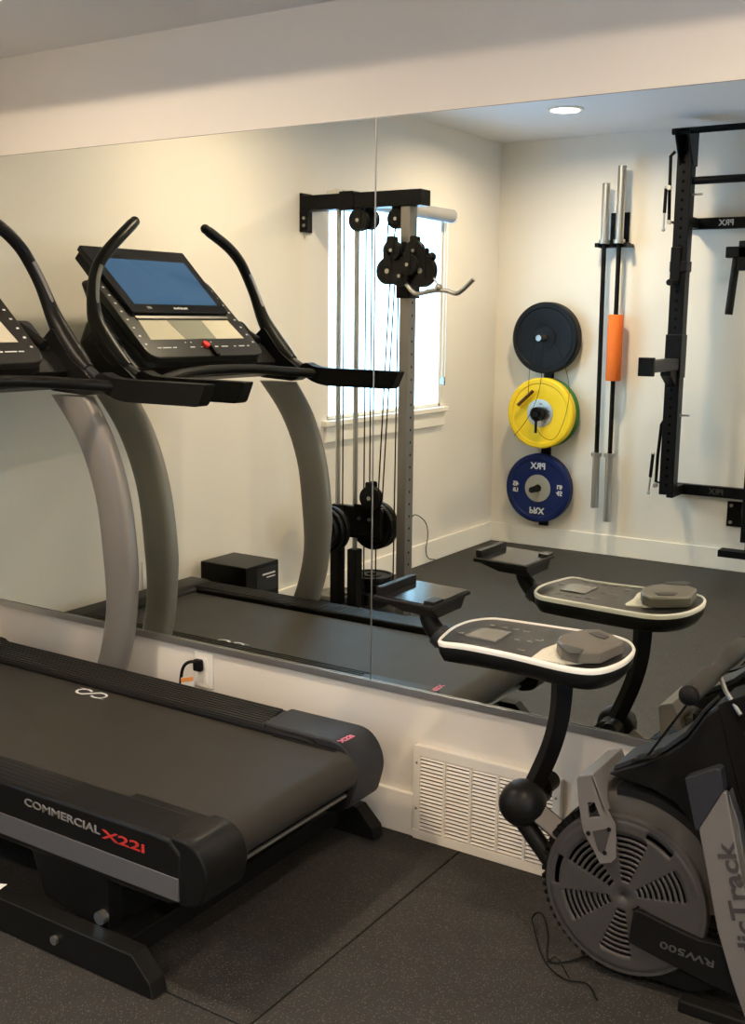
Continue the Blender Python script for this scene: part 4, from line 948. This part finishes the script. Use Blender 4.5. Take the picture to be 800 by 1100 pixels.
# dip handle attachment hanging on the right
DH = thing('dip_handle', 'black tubular dip handle attachment on the right rack upright', 'rack handle', (-1.62, yr, 1.7))
dq = [vat(px, py, 1, yk - .04) for px, py in ((800, 263), (792, 275), (783, 338))]
b = MB(); b.tube([dq[1], dq[2]], .022, 16); b.build('handle_tube', 'blackm', DH)
p = vat(795, 271, 1, yk - .04); b = MB(); b.box(p.x - .07, p.x + .1, p.y - .03, p.y + .03, p.z - .03, p.z + .03).box(p.x + .0, p.x + .10, p.y - .03, p.y + .03, p.z - .10, p.z + .06).box(p.x + .04, p.x + .08, yr - .30 + .05, p.y, p.z - .02, p.z + .02); b.build('bracket', 'rackblack', DH, bevel=.004)
b = MB(); b.cyl((p.x + .06, p.y + .03, p.z), (p.x + .06, p.y + .04, p.z), .01, 12); b.split('bolt', 'chrome', DH)

# ------------------------------------------------------------------ loose wires on the floor beside the rower
fl_ = lambda px, py: at(px, py, 2, .004)
w_ = MB()
w_.tube([fl_(571, 991) + Vector((0, 0, .012)), fl_(576, 991) + Vector((0, 0, .03)), fl_(584, 999) + Vector((0, 0, .04)), fl_(589, 1012) + Vector((0, 0, .02)), fl_(587, 1025), fl_(590, 1034), fl_(600, 1035), fl_(622, 1030), fl_(640, 1024)], .0022, 6, smooth=2)
w_.tube([fl_(571, 992) + Vector((0, 0, .012)), fl_(575, 1005), fl_(581, 1025), fl_(590, 1040), fl_(603, 1050), fl_(612, 1054), fl_(632, 1055), fl_(641, 1074)], .0018, 6, smooth=2)
w_.tube([fl_(588, 1033), fl_(598, 1026), fl_(611, 1050)], .0016, 6, smooth=1)
tag(w_.build('loose_wire', 'blackm'), 'tangle of thin black wire lying on the rubber floor beside the flywheel', 'wire')
b = MB(); pp = [at(px, py, 2, .0905) for px, py in ((-30, 947), (8, 950), (-2, 957), (-30, 958))]
b.prism(pp, (0, 0, .0006)); tag(b.build('paper_slip', 'paper', smooth=0), 'white paper slip lying on the near floor beam of the treadmill', 'paper')

# ------------------------------------------------------------------ world, camera
w = bpy.data.worlds.new('World'); bpy.context.scene.world = w; w.use_nodes = True
nt = w.node_tree; bg = nt.nodes['Background']
tcw = nt.nodes.new('ShaderNodeTexCoord'); sp_ = nt.nodes.new('ShaderNodeSeparateXYZ'); nt.links.new(tcw.outputs['Generated'], sp_.inputs[0])
rmp = nt.nodes.new('ShaderNodeValToRGB'); mrn = nt.nodes.new('ShaderNodeMapRange'); mrn.inputs[1].default_value = -.4; mrn.inputs[2].default_value = .6
nt.links.new(sp_.outputs[2], mrn.inputs[0]); nt.links.new(mrn.outputs[0], rmp.inputs[0]); nt.links.new(rmp.outputs[0], bg.inputs[0])
rmp.color_ramp.elements[0].position = .0; rmp.color_ramp.elements[0].color = (.30, .52, .95, 1)
rmp.color_ramp.elements[1].position = .45; rmp.color_ramp.elements[1].color = (.42, .68, 1, 1)
bg.inputs[1].default_value = 11.0
cam = bpy.data.cameras.new('Camera'); co = bpy.data.objects.new('Camera', cam); COL.objects.link(co)
cam.sensor_fit = 'VERTICAL'; cam.sensor_height = 24; cam.lens = F / 1100 * 24; cam.clip_start = .02
co.matrix_world = Matrix(((RT.x, UP.x, -FW.x, CAM.x), (RT.y, UP.y, -FW.y, CAM.y), (RT.z, UP.z, -FW.z, CAM.z), (0, 0, 0, 1)))
sc = bpy.context.scene; sc.camera = co
sc.view_settings.view_transform = 'Standard'; sc.view_settings.look = 'None'; sc.view_settings.gamma = 1; sc.view_settings.use_curve_mapping = False
sc.view_settings.exposure = 0.03
cy = sc.cycles; cy.use_denoising = True; cy.max_bounces = 12; cy.diffuse_bounces = 6; cy.glossy_bounces = 6; cy.sample_clamp_indirect = 6; cy.caustics_reflective = True; cy.caustics_refractive = True; cy.blur_glossy = .3
